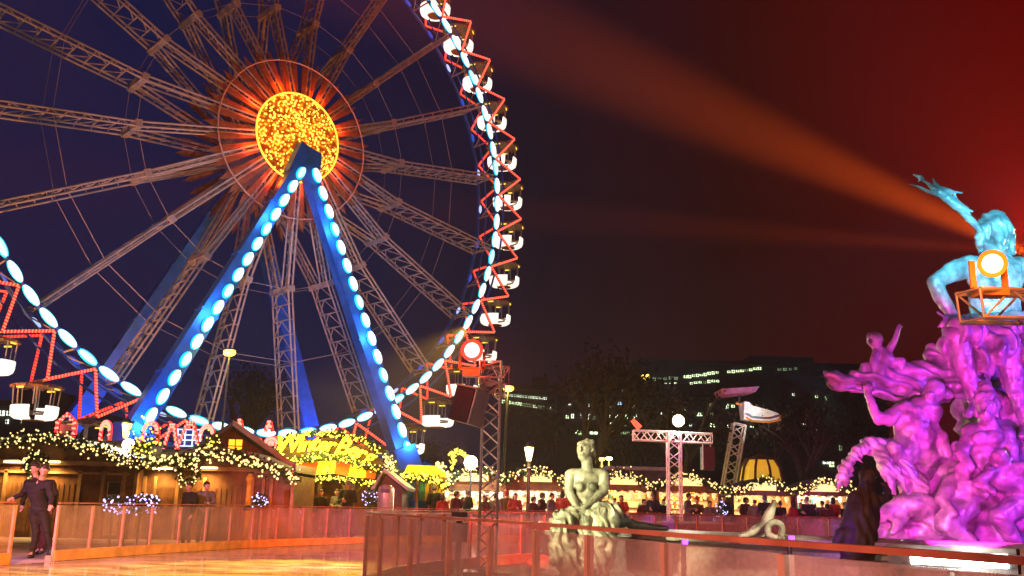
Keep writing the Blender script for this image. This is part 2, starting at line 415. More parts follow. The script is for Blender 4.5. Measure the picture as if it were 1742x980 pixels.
def resample(pts, step):
    out = [pts[0].copy()]; acc = 0
    for a, b in zip(pts, pts[1:]):
        L = (b-a).length; t = step-acc
        while t <= L: out.append(a+(b-a)*t/L); t += step
        acc = (acc+L) % step if L else acc
    return out
def barrier(name, pts, step, label, H=1.03, skip=None):
    c = pts[len(pts)//2]
    t = thing(name, (c.x, c.y, 0), label, 'rink barrier'); P = [p-c for p in resample(pts, step)]
    rail = MB(); kick = MB(); low = MB()
    for i, (a, b) in enumerate(zip(P, P[1:])):
        d = (b-a).normalized(); L = (b-a).length; ang = math.atan2(d.y, d.x); mid = (a+b)/2
        MB().box((0, 0, .60), (L-.07, .012, .80)).build('panel', 'plexi', t, False, mid, (0, 0, ang))
        rail.box(mid+Vector((0, 0, H+.012)), (L+.004, .055, .024), (0, 0, ang))
        kick.box(mid+Vector((0, 0, .10)), (L+.004, .07, .19), (0, 0, ang))
    for i, a in enumerate(P):
        d = (P[min(i+1, len(P)-1)]-P[max(i-1, 0)]); ang = math.atan2(d.y, d.x)
        post = MB().box((0, 0, .50), (.052, .045, .995)); post.box((0, .06, .05), (.10, .12, .1))
        post.build('post', 'barrier_frame', t, False, a, (0, 0, ang))
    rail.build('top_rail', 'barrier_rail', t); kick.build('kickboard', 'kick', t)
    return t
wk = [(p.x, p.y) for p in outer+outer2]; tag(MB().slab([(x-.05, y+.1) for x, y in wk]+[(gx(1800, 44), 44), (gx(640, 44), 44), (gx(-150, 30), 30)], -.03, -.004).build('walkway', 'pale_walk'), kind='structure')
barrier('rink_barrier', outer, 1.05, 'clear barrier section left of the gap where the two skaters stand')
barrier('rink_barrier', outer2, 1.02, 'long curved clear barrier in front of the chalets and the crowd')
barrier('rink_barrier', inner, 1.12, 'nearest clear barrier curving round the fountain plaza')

# ================================================================ big wheel
S = 22.0; A0 = math.degrees(.1361)
wheel = thing('ferris_wheel', (HC.x, HC.y, 0), 'huge ferris wheel with cyan rim lights and a golden glowing hub', 'ferris wheel', rotz=PSI)
H0 = HC.z; YF, YB = -1.13, 1.38
def ring(rad, y, r, n=80, mat='rim_paint', name='rim'):
    b = MB(); P = [Vector((rad*math.cos(2*math.pi*i/n), y, H0+rad*math.sin(2*math.pi*i/n))) for i in range(n+1)]
    b.path(P, r, 6); return b.build(name, mat, wheel)
ring(22, YF, .17); ring(22, YB, .17)
ring(22.9, YF, .09); ring(22.9, YB, .09)
ring(6.2, -2.9, .055, 40, 'wheel_steel', 'tie_ring')
b = MB()
for rad in (11.3, 16.8):
    for y in (-1.15, 1.3):
        P = [Vector((rad*math.cos(R(A0+18*i)), y, H0+rad*math.sin(R(A0+18*i)))) for i in range(21)]
        b.path(P, .022, 4)
b.build('tie_cable', 'wheel_steel', wheel)
# spoke: a wide flat ladder that forks into two legs running to the hub flanges
sp = MB(); yf, yb = -1.15, 1.3; RN = 11.2
for y in (yf, yb):
    for z in (-.16, .16): sp.tube((RN, y, z), (21.8, y, z), .075, .075, 6)
n = 9
for i in range(n+1):
    x = RN+(21.6-RN)*i/n
    sp.tube((x, yf, -.16), (x, yb, -.16), .06, .06, 5)
    for y in (yf, yb): sp.tube((x, y, -.16), (x, y, .16), .05, .05, 5)
    if i < n:
        x2 = RN+(21.6-RN)*(i+1)/n; mid = (yf+yb)/2
        for z in (-.16,):
            sp.tube((x2, yf, z), (x, mid, z), .045, .045, 5); sp.tube((x2, yb, z), (x, mid, z), .045, .045, 5)
sp.box((RN, .07, 0), (.45, 2.9, .55))
leg = MB()
for sgn, y1, y0 in ((-1, yf, -3.3), (1, yb, 3.5)):
    a = Vector((RN, y1, 0)); c = Vector((2.6, y0, 0)); ins = Vector((0, -sgn*1.05, 0)); a2 = a+ins*.95; c2 = c+ins*.7
    for z in (-.17, .17):
        zz = Vector((0, 0, z)); leg.tube(a+zz, c+zz, .085, .085, 6); leg.tube(a2+zz, c2+zz, .075, .075, 6)
    for i in range(9):
        t0, t1 = i/9, (i+1)/9
        p, q = a.lerp(c, t0), a2.lerp(c2, t1)
        for z in (.0,): leg.tube(p+Vector((0, 0, z)), q+Vector((0, 0, z)), .04, .04, 5); leg.tube(q+Vector((0, 0, z)), a.lerp(c, t1)+Vector((0, 0, z)), .04, .04, 5)
sp_me, leg_me = sp.mesh('spoke', 'wheel_steel'), leg.mesh('spoke_fork', 'wheel_steel')
fin_mes = []
for y in (-3.1, 3.2):
    fin = MB().add([(2.8, y-.1, -.10), (2.8, y-.1, .10), (6.3, y*.80-.06, .22), (6.3, y*.80-.06, -.22), (2.8, y+.1, -.10), (2.8, y+.1, .10), (6.3, y*.80+.06, .22), (6.3, y*.80+.06, -.22), (7.1, y*.78, 0)],
            [(0, 1, 2, 8, 3), (7, 8, 6, 5, 4), (0, 4, 5, 1), (2, 6, 8), (7, 3, 8), (1, 5, 6, 2), (0, 3, 7, 4)])
    fin_mes.append(fin.mesh('hub_fin', 'fin_paint'))
for i in range(20):
    a = R(A0+18*i)
    s_ = put('spoke', sp_me, wheel, (0, 0, H0), (0, -a, 0)); f_ = put('fork', leg_me, s_)
    for fm in fin_mes: put('hub_fin', fm, wheel, (0, 0, H0), (0, -a-R(4.6), 0)); put('hub_fin', fm, wheel, (0, 0, H0), (0, -a+R(4.6), 0))
# hub
hub = MB().tube((0, -3.15, H0), (0, 3.3, H0), 1.3, 1.3, 24)
for y in (-3.0, 3.1): hub.tube((0, y-.25, H0), (0, y+.25, H0), 3.1, 3.1, 40)
hub.tube((0, -3.2, H0), (0, 5.3, H0), .55, .55, 16); hub.build('hub', 'wheel_steel', wheel)
disc = MB()
rr = [(3.42, 0), (3.42, .12), (2.6, .22), (1.6, .30), (.02, .36)]
k = 48
V = [(r*math.cos(2*math.pi*i/k), -3.31-z, H0+r*math.sin(2*math.pi*i/k)) for r, z in rr for i in range(k)]
F = [(j*k+i, j*k+(i+1) % k, (j+1)*k+(i+1) % k, (j+1)*k+i) for j in range(len(rr)-1) for i in range(k)]
F.append(tuple(range(k)))
disc.add(V, F); disc.build('hub_disc', 'hub_bulbs', wheel)
ed = MB(); P = [Vector((3.46*math.cos(2*math.pi*i/60), -3.44, H0+3.46*math.sin(2*math.pi*i/60))) for i in range(61)]
ed.path(P, .07, 6); ed.build('hub_disc_edge', 'led_yellow', wheel)
for i in range(150):
    pass
bb = MB(); rnd = random.Random(3)
for i in range(520):
    r = 3.35*math.sqrt(rnd.random()); a = rnd.random()*6.283
    zz = .36-.24*(r/3.42)**1.5
    bb.ball((r*math.cos(a), -3.34-zz, H0+r*math.sin(a)), rnd.uniform(.05, .095), 5, 4)
tag(bb.build('hub_bulbs', 'bulb_yellow', wheel), kind='stuff')

# A-frame legs
apexF = Vector((.15, -4.2, H0-1.9)); apexB = Vector((0, 4.9, H0-.3))
feet = [('f', Vector((-13.9, -7.0, 0))), ('f', Vector((10.6, -7.0, 0))), ('b', Vector((-13.5, 7.2, 0))), ('b', Vector((11.6, 7.2, 0)))]
def box_leg(a, b, w0, w1, d0, d1, mat):
    d = (b-a).normalized(); y = Vector((0, 1, 0)); x = d.cross(y).normalized(); y = x.cross(d)
    V = [a+x*sx*w0/2+y*sy*d0/2 for sx, sy in ((-1, -1), (1, -1), (1, 1), (-1, 1))]+[b+x*sx*w1/2+y*sy*d1/2 for sx, sy in ((-1, -1), (1, -1), (1, 1), (-1, 1))]
    return MB().add(V, [(3, 2, 1, 0), (4, 5, 6, 7), (0, 1, 5, 4), (1, 2, 6, 5), (2, 3, 7, 6), (3, 0, 4, 7)]), d, x, y
ledm = MB().ball((0, 0, 0), (.26, .22, .55), 12, 10).mesh('leg_lamp', 'led_cyan_core', True)
ledm2 = MB().ball((0, 0, 0), (.24, .20, .50), 12, 10).mesh('leg_lamp', 'led_cyan_soft', True)
leg_halo = MB().ball((0, 0, 0), (.35, .10, .60), 12, 8).mesh('housing_or_halo', 'led_halo_cyan', True)  # glowing cyan shell: bloom of the leg lamp put into geometry
for j, (fb, foot) in enumerate(feet):
    a = apexF if fb == 'f' else apexB
    mb, d, x, y = box_leg(a, foot, .95, 1.45, .8, 1.1, 'blue_paint')
    L = (foot-a).length
    for i in range(1, 6):     # joint collars
        p = a+d*L*i/6; mb.box(p, (1.08+.09*i, .14, .98), Matrix((x, d, y)).transposed())
    lg = mb.build('leg', 'blue_paint', wheel)
    if fb == 'f':
        QM = Matrix((x, -y, d)).transposed(); q = QM.to_euler()
        for i in range(22):
            t_ = (1.5+i*1.42)/L
            if t_ > .97: break
            p = a+d*L*t_; off = -(y if y.y > 0 else -y)
            wd = .66+.14*t_; p = p+off*wd + x*(.28 if j == 1 else .2)*(1 if x.x > 0 else -1)
            lm = put('leg_lamp', ledm if (i*5+j) % 4 else ledm2, lg, p, q)
            put('housing_or_halo', leg_halo, lm, QM.inverted() @ (-off*.16))
        for kx in (.2, .5, .8): 
            pw = HC*1; lp = wheel_pt = a+d*L*kx+(-1.5*(y if y.y > 0 else -y))
            wp = Vector((HC.x, HC.y, 0))+Matrix.Rotation(PSI, 3, 'Z') @ lp
            point('leg_glow_light', wp, (.06, .5, 1), 380, .5)
MB().prism([(-1.25, H0-3.2), (1.35, H0-3.2), (1.35, H0-1.25), (.25, H0-1.0), (-.35, H0-.7)], -4.7, -3.8).build('bearing_block', 'blue_paint', wheel); MB().box((0, 4.9, H0-.2), (2.3, .7, 2.0)).build('bearing_block', 'blue_paint', wheel)
# clamps and base blocks on the back right leg
for fb, foot in feet:
    bl = MB()
    a = apexF if fb == 'f' else apexB; d = (foot-a).normalized()
    bl.beam(a+d*(foot-a).length*.80, a+d*(foot-a).length*.97, 2.3, 1.7)
    bl.box(foot+Vector((0, 0, .8)), (3.2, 2.4, 1.6))
    bl.box(a+(foot-a)*.86+Vector((1.7 if foot.x > 0 else -1.7, -.6, 0)), (1.7, 1.0, .7), (0, .3, 0))
    bl.build('leg_shoe', 'blue_paint', wheel)
# rim lamps
rim_l = MB().ball((0, 0, 0), (.76, .22, .25), 12, 8).mesh('rim_lamp', 'led_cyan_core', True)
rim_halo = MB().ball((0, 0, 0), (.80, .10, .32), 12, 8).mesh('housing_or_halo', 'led_halo_cyan', True)  # cyan shell glows in place of bloom round the rim lamp
rest = MB(); rest_h = MB()
rim_l2 = MB().ball((0, 0, 0), (.70, .20, .22), 12, 8).mesh('rim_lamp', 'led_cyan_soft', True)
def in_view(p_local):
    wp = Vector((HC.x, HC.y, 0))+Matrix.Rotation(PSI, 3, 'Z') @ Vector(p_local)
    q = CM.transposed() @ (wp-Vector((0, 0, EYE)))
    if q.z > -1: return False
    X = -q.x/q.z*FPX; Yp = q.y/q.z*FPX*-1
    return abs(X) < 900 and abs(q.y/q.z*FPX) < 520
for i in range(80):
    a = R(A0+4.5*i+2.25); p = Vector((22*math.cos(a), YF-.2, H0+22*math.sin(a)))
    if in_view(p):
        l_ = put('rim_lamp', rim_l if (i*7) % 5 else rim_l2, wheel, p, (0, -a+math.pi/2, 0)); put('housing_or_halo', rim_halo, l_, (0, .08, 0))
    else:
        rest.ball(p, (.55, .17, .55), 6, 5)
tag(rest.build('rim_lamp', 'led_cyan_core', wheel), kind='stuff')
# pale blue tubes between the lamps of the rear rim
for i in range(0, 80, 2):
    a = R(A0+4.5*i+2.25); p = Vector((22*math.cos(a), YB-.25, H0+22*math.sin(a)))
    if in_view(p): MB().ball((0, 0, 0), (.42, .12, .14), 8, 6).build('rear_rim_lamp', 'led_blue' if i % 6 else 'led_white_blue', wheel, True, p, (0, -a+math.pi/2, 0))
# red zigzag bars on both rims, tips at 24.75 m
def zz(yin, yout, mat_hot, name, front):
    stuffm = MB(); 
    for i in range(40):
        at_ = R(A0+9*i); tip = Vector((24.75*math.cos(at_), yout, H0+24.75*math.sin(at_)))
        for s_ in (-1, 1):
            ai = R(A0+9*i+4.5*s_); inn = Vector((22.25*math.cos(ai), yin, H0+22.25*math.sin(ai)))
            v = (tip+inn)/2
            m = MB() if in_view(v) else stuffm
            base = inn if m is not stuffm else inn
            m.beam(inn, tip, .10, .13)
            K = 15; d = (tip-inn); dn = d.normalized()
            if m is not stuffm:
                o = m.build('zigzag_bar', 'barrier_rail', wheel)
                q = MB(); off = Vector((0, -.12 if front else -.12, 0))
                side = dn.cross(Vector((0, 1, 0))).normalized()
                for k_ in range(K):
                    c = inn+d*(k_+.5)/K+off; q.beam(c-side*.085-dn*.04, c+side*.085+dn*.04, .10, .05, up=(0, 1, 0))
                q.build('red_lights', mat_hot, o)
                q = MB(); q.beam(inn+off*.7, tip+off*.7, .19, .03, up=(0, 1, 0)); q.build('light_strip', 'led_red_dim', o)
    tag(stuffm.build('zigzag_bar', 'led_red', wheel), kind='stuff')
zz(YF, -1.5, 'led_red_hot', 'front', True)
zz(YB, 1.8, 'led_red', 'rear', False)
for i in range(8):
    a = math.pi*2*(i+.5)/8; point('hub_light', Vector((HC.x, HC.y, 0))+Matrix.Rotation(PSI, 3, 'Z') @ Vector((4.1*math.cos(a), -3.5, H0+4.1*math.sin(a))), (1, .08, .001), 180, .3)
for i in range(40):
    a = R(A0+9*i); c, s_ = math.cos(a), math.sin(a); a2 = R(A0+9*i+4.5); c2, s2 = math.cos(a2), math.sin(a2)
    MB().tube((24.75*c, -1.55, H0+24.75*s_), (24.75*c, 1.85, H0+24.75*s_), .07, .07, 6).build('gondola_axle', 'wheel_steel', wheel)
    MB().tube((22*c, YF, H0+22*s_), (22*c, YB, H0+22*s_), .07, .07, 6).build('cross_tie', 'wheel_steel', wheel)
    MB().tube((22.2*c2, YF, H0+22.2*s2), (22.2*c, YB, H0+22.2*s_), .05, .05, 6).build('cross_brace', 'wheel_steel', wheel)

# gondolas hang from the tips
def make_gondola():
    t = thing('gondola', (0, 0, 0), 'x', 'gondola', 'white lit gondolas hanging round the ferris wheel')
    cn = MB().lathe([(.02, .22), (.5, .12), (1.22, -.08), (1.25, -.17), (.02, -.17)], n=16)
    for i in range(10):
        a = 2*math.pi*i/10; cn.box((1.24*math.cos(a), 1.24*math.sin(a), -.22), (.10, .55, .13), (0, 0, a))
    cn.tube((0, 0, .1), (0, 0, .42), .07, .07, 8); cn.build('canopy', 'wood', t)
    pm_ = MB().tube((1.08, 0, -1.45), (1.14, 0, -.18), .035, .035, 6).mesh('post', 'steel')
    for i in range(8): put('post', pm_, t, None, (0, 0, 2*math.pi*(i+.5)/8))
    MB().tube((0, 0, -2.1), (0, 0, -.1), .05, .05, 8).build('centre_pole', 'steel', t)
    prof = [(.60, -2.46), (.95, -2.40), (1.10, -2.26), (1.16, -2.0), (1.17, -1.52), (1.12, -1.50), (1.08, -2.0), (.95, -2.3), (.60, -2.40)]
    # two tub halves with door gaps between
    g = math.radians(-58)-PSI
    for a0, a1 in ((g+.34, g+math.pi-.16), (g+math.pi+.16, g+2*math.pi-.34)):
        MB().lathe(prof, n=18, a0=a0, a1=a1).build('tub', 'tub_glow', t, True)
    MB().lathe([(.02, -2.53), (.55, -2.51), (.55, -2.44), (.02, -2.45)], n=14).build('floor', 'orange_tube', t)
    se = MB().lathe([(.65, -2.0), (.98, -2.0), (.98, -1.9), (.65, -1.9)], n=12); se.build('seat', 'wood', t)
    for a in (g+.9, g-.9, g+2.4): MB().box((1.12*math.cos(a), 1.12*math.sin(a), -.34), (.06, .42, .10), (0, 0, a)).build('canopy_light', 'led_yellow', t)
    return t
gon = make_gondola(); gon.scale = (1.2, 1.2, .92); first = True
vis = []
for i in range(40):
    a = R(A0+9*i); lp = Vector((24.75*math.cos(a), .15, H0+24.75*math.sin(a)-.2))
    if not in_view(lp): continue
    wp = Vector((HC.x, HC.y, 0))+Matrix.Rotation(PSI, 3, 'Z') @ lp
    deg = (math.degrees(a)+180) % 360-180
    vis.append((deg, wp))
vis.sort()
right = [v for v in vis if v[0] > -90]; left = [v for v in vis if v[0] <= -90][::-1]
ordn = ['lowest', 'second lowest', 'third from the bottom', 'fourth from the bottom', 'fifth from the bottom', 'sixth from the bottom', 'seventh from the bottom', 'eighth from the bottom', 'ninth from the bottom', 'tenth from the bottom', 'eleventh from the bottom', 'twelfth from the bottom', 'thirteenth from the bottom', 'fourteenth from the bottom', 'fifteenth from the bottom', 'sixteenth', 'seventeenth', 'eighteenth', 'nineteenth', 'twentieth']
for side, L_ in (('right', right), ('left', left)):
    for i, (deg, wp) in enumerate(L_):
        lab = 'white lit gondola, %s on the %s side of the ferris wheel' % (ordn[i], side)
        if first: gon.location = wp; gon.rotation_euler = (0, 0, PSI); gon['label'] = lab; first = False
        else: copy_tree(gon, wp, PSI, lab)

# boarding platform
pf = thing('boarding_platform', (HC.x, HC.y, 0), 'blue boarding platform and fence under the ferris wheel', 'platform', rotz=PSI)
q = MB().box((0, -1, .7), (26, 13, 1.2)); q.box((0, -1, 1.35), (26.6, 13.6, .12)); q.build('deck', 'blue_paint', pf)
q = MB()
for i in range(27): q.tube((-13+i, -7.4, 1.4), (-13+i, -7.4, 2.5), .04, .04, 6)
q.tube((-13, -7.4, 2.5), (13, -7.4, 2.5), .05, .05, 6); q.tube((-13, -7.4, 1.95), (13, -7.4, 1.95), .03, .03, 6); q.build('railing', 'alu', pf)
q = MB()
for x in (-9, -4, 4, 9): q.tube((x, -5, 1.4), (x, -5, 4.4), .12, .12, 8)
q.box((0, -5, 4.5), (20, 2.5, .2)); q.build('shelter', 'blue_paint', pf)
# ================================================================ far buildings
def office(name, px0, px1, ytop, Y, label, rows, depth=18):
    c = at((px0+px1)/2, 860, Y); x0, x1 = at(px0, 860, Y).x, at(px1, 860, Y).x; zt = at((px0+px1)/2, ytop, Y).z
    t = thing(name, (c.x, Y, 0), label, 'building')
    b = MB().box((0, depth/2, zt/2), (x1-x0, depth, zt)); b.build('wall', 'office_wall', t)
    b = MB().box((0, depth/2, zt+.3), (x1-x0+1, depth+1, .6)); b.box(((x1-x0)*.2, depth/2, zt+1.4), ((x1-x0)*.3, depth*.5, 1.8)); b.build('roof', 'office_wall', t)
    fr = MB(); nfl = int(zt/3.6)
    for k in range(1, nfl): fr.box((0, -.12, k*3.6), (x1-x0, .24, .5))
    fr.build('floor_band', 'office_wall', t)
    for px, py, w, h, mat in rows:
        p = at(px, py, Y-.1); ww, hh = w*Y/FPX, h*Y/FPX
        o = MB().box((0, 0, 0), (ww, .12, hh)).build('window', mat, t, False, (p.x-c.x, -.08, p.z))
        f = MB(); f.box((0, -.09, 0), (.12, .06, hh)); f.box((0, -.09, 0), (ww, .06, .10)); f.build('frame', 'black', o)
rw = random.Random(11); rows = []
L_, D_, B_, P_ = 'window_lit', 'window_dim', 'window_blue', 'window_pale'
for x0, y0, x1, y1, n, m in ((1113, 645, 1150, 643, 5, D_), (1132, 654, 1150, 653, 3, L_), (1166, 641, 1220, 634, 9, L_), (1176, 652, 1221, 648, 7, L_), (1240, 633, 1292, 627, 8, L_), (1326, 629, 1354, 627, 4, D_), (1160, 656, 1180, 657, 3, D_)):
    for i in range(n):
        f = i/max(1, n-1); rows.append((x0+(x1-x0)*f, y0+(y1-y0)*f+rw.uniform(-.6, .6), rw.uniform(3.5, 6), rw.uniform(2.6, 5), m if rw.random() < .8 else D_))
office('office_building', 1085, 1470, 622, 150, 'dark office block behind the trees with a lit top floor', rows)
rows = []
for x in (965, 974, 990, 1002, 1017, 1030, 1036, 1049, 1066): rows.append((x, 708+rw.uniform(-3, 3), rw.uniform(2.5, 4.5), rw.uniform(5, 11), L_ if rw.random() < .75 else P_))
for x in (984, 1010, 1035, 1066): rows.append((x, 734, rw.uniform(9, 13), 9, L_ if x != 1066 else D_))
for x, y, w_, h_, m in ((1054, 686, 7, 4, B_), (1061, 690, 4, 3, L_), (1020, 686, 6, 2, D_), (1128, 701, 7, 7, P_), (1143, 703, 6, 4, L_), (1163, 699, 8, 8, D_), (1190, 705, 9, 5, L_), (1234, 693, 4, 3, P_), (1247, 691, 5, 4, L_), (1213, 724, 9, 7, L_), (1244, 725, 12, 8, P_), (1235, 727, 4, 4, L_), (1279, 724, 8, 6, L_), (1060, 666, 3, 3, L_)):
    rows.append((x, y, w_, h_, m))
for i in range(26): rows.append((rw.uniform(965, 1110), rw.choice((690, 709, 722, 735))+rw.uniform(-2, 2), rw.uniform(2.5, 5), rw.uniform(3, 7), rw.choice((D_, D_, L_, P_))))
for i in range(16): rows.append((rw.uniform(1120, 1290), rw.choice((690, 704, 724, 738))+rw.uniform(-2, 2), rw.uniform(2, 4.5), rw.uniform(2, 5), rw.choice((D_, L_, P_))))
office('office_building', 945, 1300, 676, 120, 'lower dark building with two rows of small lit windows behind the statue', rows)
rows = []
for x, y, w_, h_, m in ((1368, 724, 9, 8, P_), (1386, 728, 11, 9, P_), (1389, 675, 4, 3, L_), (1407, 677, 7, 8, D_), (1388, 696, 4, 4, P_), (1404, 700, 5, 8, L_), (1413, 703, 5, 5, P_), (1433, 705, 4, 7, D_), (1405, 786, 9, 6, P_), (1415, 790, 7, 8, L_), (1350, 671, 3, 3, P_), (1430, 762, 4, 9, D_)):
    rows.append((x, y, w_, h_, m))
office('office_building', 1335, 1520, 650, 110, 'dark building behind the fountain with two bright windows side by side', rows)
rows = []
for i in range(15): rows.append((862+i*4.7, 672+i*.42, rw.uniform(2, 3.6), rw.uniform(2.5, 3.6), P_ if i % 3 else L_))
for i in range(18): rows.append((856+i*4.8, 683+i*.75, rw.uniform(2.5, 4.2), rw.uniform(3, 6), L_ if rw.random() < .5 else D_))
office('office_building', 850, 946, 664, 125, 'building left of the trees with two long rows of tiny lit windows', rows)
rows = [(3, 703, 8, 8, P_), (15, 703, 7, 7, P_), (12, 717, 4, 7, P_), (35, 717, 3, 6, D_), (-14, 704, 8, 8, P_)]
office('office_building', -160, 60, 690, 100, 'dark building at the far left edge with a few pale windows', rows)

# ================================================================ trees
def make_tree(name, seed, h, r, leaf_n, label, loc, leafmat='leaf'):
    rn = random.Random(seed); t = thing(name, loc, label, 'tree', 'dark trees behind the market')
    tb = MB(); tips = []
    def grow(p, d, L, rad, lev):
        q = p+d*L; mid = (p+q)/2+Vector((rn.uniform(-1, 1), rn.uniform(-1, 1), 0))*L*.06
        tb.tube(p, mid, rad, rad*.85, 7, False); tb.tube(mid, q, rad*.85, rad*.65, 7, False)
        if lev >= 4: tips.append(q); return
        if lev >= 2: tips.append(q)
        for _ in range(rn.choice((2, 3, 3)) if lev else 5):
            v = (d*.9+Vector((rn.uniform(-1, 1), rn.uniform(-1, 1), rn.uniform(-.1, .8)))*.85).normalized()
            grow(q-d*L*rn.uniform(0, .25), v, L*rn.uniform(.62, .82), rad*.6, lev+1)
    grow(Vector((0, 0, 0)), Vector((0, 0, 1)), h*.27, h*.026, 0)
    tb.build('trunk', 'bark', t)
    lf = MB(); V = []; F = []
    for i in range(leaf_n):
        c = rn.choice(tips)+Vector((rn.gauss(0, 1), rn.gauss(0, 1), rn.gauss(0, .8)))*h*.045
        s = rn.uniform(.10, .22)*h/12
        a = Vector((rn.gauss(0, 1), rn.gauss(0, 1), rn.gauss(0, 1))).normalized(); bq = a.orthogonal().normalized(); k = len(V)
        V += [c+a*s, c+bq*s*.6, c-a*s, c-bq*s*.6]; F.append((k, k+1, k+2, k+3))
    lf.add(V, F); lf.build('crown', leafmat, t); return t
t0 = make_tree('broad_tree', 1, 16, 6, 900, 'tall dark leafy tree behind the classic lamp and the statue', (P2(1010, 66).x, 66, 0))
t1 = make_tree('bare_tree', 2, 12, 6, 900, 'thin dark tree right behind the lattice tower with the crossbar', (P2(1165, 62).x, 62, 0))
for px, Y, s, rz, src, lab in ((1095, 74, .85, 1, t1, 'dark leafy tree between the statue and the crossbar tower'), (1290, 66, .95, 2, t1, 'thin tree behind the yellow lit stall window'), (1370, 64, 1.0, 3.3, t1, 'thin dark tree left of the fountain figures'), (1475, 70, .9, 4, t0, 'dark leafy tree close behind the fountain'), (920, 90, .9, 2, t0, 'dark tree under the rows of tiny lit windows'), (395, 105, 1.35, 1.5, t0, 'brownish tree seen through the lower spokes of the wheel'), (730, 110, 1.0, .5, t1, 'thin tree behind the right leg of the wheel')):
    c = copy_tree(src, (P2(px, Y).x, Y, 0), rz, lab); c.scale = (s, s, s)

# ================================================================ garlands
def garland(name, pts, label, r=.13, bulbs=1.0, mat='bulb_warm', seed=0, per=30, br=.027, cat='garland', group='light garlands on the stalls'):
    rn = random.Random(seed); L = sum((b-a).length for a, b in zip(pts, pts[1:])); c = pts[len(pts)//2]
    t = thing(name, tuple(c), label, cat, group)
    g = MB(); bl = MB(); V = []; F = []
    for a, b in zip(pts, pts[1:]):
        l = (b-a).length
        for _ in range(int(l*130)):
            p = a.lerp(b, rn.random())-c+Vector((rn.gauss(0, r*.5), rn.gauss(0, r*.4), rn.gauss(0, r*.55)))
            d = Vector((rn.gauss(0, 1), rn.gauss(0, 1), rn.gauss(0, 1))).normalized(); e_ = d.orthogonal()*.03; k = len(V)
            V += [p-d*.09+e_, p-d*.09-e_, p+d*.09]; F.append((k, k+1, k+2))
        for _ in range(int(l*per*bulbs)):
            p = a.lerp(b, rn.random())-c+Vector((rn.gauss(0, r*.6), -abs(rn.gauss(0, r*.6))-.04, rn.gauss(0, r*.75)))
            bl.ball(p, br*rn.uniform(.6, 1.25), 5, 4)
    g.path([p-c for p in pts], .02, 5); g.add(V, F); tag(g.build('greenery', 'fir', t), kind='stuff'); tag(bl.build('light_bulbs', mat, t), kind='stuff')
    return t
def arc(a, b, n=8, sag=0.0): return [a.lerp(b, i/n)+Vector((0, 0, sag*math.sin(math.pi*i/n))) for i in range(n+1)]

# ================================================================ market stalls (right)
def stall(pxl, pxr, Y, ypeak, yeave, ysign, label, seed, light='stall_light', counter_y=866):
    rn = random.Random(seed); cx = (pxl+pxr)/2; A, B_ = at(pxl, yeave, Y), at(pxr, yeave, Y); T = at(cx, ypeak, Y)
    w = B_.x-A.x; ze = (A.z+B_.z)/2; zp = T.z; zb = at(cx, 832, Y).z-.05; zb = min(zb, ze-.12)
    t = thing('market_stall', (T.x, Y, 0), label, 'market stall', 'timber market stalls with glowing counters')
    d = 2.4
    q = MB(); q.prism([(-w/2, zb), (w/2, zb), (w/2, ze), (w*.25, ze+(zp-ze)*.62), (0, zp), (-w*.25, ze+(zp-ze)*.62), (-w/2, ze)], 0, .06)
    for i in range(5): q.box((0, -.01, zb+.1+i*.13), (w*.99 if i < 2 else w*(.95-.18*i), .02, .012))
    q.build('gable', 'wood', t)
    q = MB(); o = .22
    for s_ in (-1, 1):
        prof = [(0, zp+.06), (s_*w*.25, ze+(zp-ze)*.66+.05), (s_*(w/2+o), ze-.02)]
        for (x0, z0), (x1, z1) in zip(prof, prof[1:]):
            q.prism([(x0, z0), (x1, z1), (x1, z1-.05), (x0, z0-.05)], -.25, d)
    q.build('roof', 'roof_felt', t)
    for s_ in (-1, 1):
        q = MB(); q.box((s_*(w/2-.05), 0, zb/2), (.10, .12, zb)); q.box((s_*(w/2-.03), d/2, zb/2+.0), (.05, d, zb)); q.build('side_wall', 'wood', t)
    MB().box((0, d-.05, zb/2), (w-.1, .06, zb)).build('back_wall', 'cream', t)
    q = MB().box((0, .0, .5), (w-.2, .08, .98)); q.box((0, -.06, 1.02), (w-.1, .42, .05)); q.build('counter', 'wood', t)
    MB().box((0, .9, zb-.12), (w*.8, .12, .05)).build('ceiling_lamp', light, t)
    # shelves, goods, small hanging lights
    for k in range(3): MB().box((0, d-.25, 1.25+.32*k), (w*.9, .28, .03)).build('shelf', 'pale_wood', t)
    for k, m in enumerate(('cream', 'teal_cloth', 'awning_red', 'yellow_cloth')):
        g = MB()
        for i in range(10):
            x = rn.uniform(-w*.43, w*.43); z = 1.28+.32*rn.randint(0, 2); h = rn.uniform(.08, .22)
            g.lathe([(.0, 0), (.06, 0), (.07, h*.6), (.03, h), (.0, h)], (x, d-.28+rn.uniform(-.08, .08), z), 7)
        tag(g.build('goods', m, t), kind='stuff')
    for i in range(7):
        x = -w*.42+w*.84*i/6; MB().lathe([(0, 0), (.09, -.03), (.07, -rn.uniform(.18, .32)), (0, -.30)], (x, .15, zb-.02), 8).build('hanging_lamp', light, t)
    if ysign:
        p = at(cx, ysign, Y); sw = 1.15 if w > 2 else .8
        s1 = MB().box((0, -.12, p.z), (sw, .08, .32)).build('sign_board', 'sign_lit', t)
        f = MB()
        for z in (-.18, .18): f.box((0, -.13, p.z+z), (sw+.08, .12, .03))
        for x in (-1, 1): f.box((x*(sw/2+.02), -.13, p.z), (.03, .12, .36))
        f.build('frame', 'wood', s1)
    point('stall_lamp_light', (T.x, Y+1.0, zb-.35), (1, .8, .5) if light == 'stall_light' else (1, .62, .22), 260, .2)
    return t
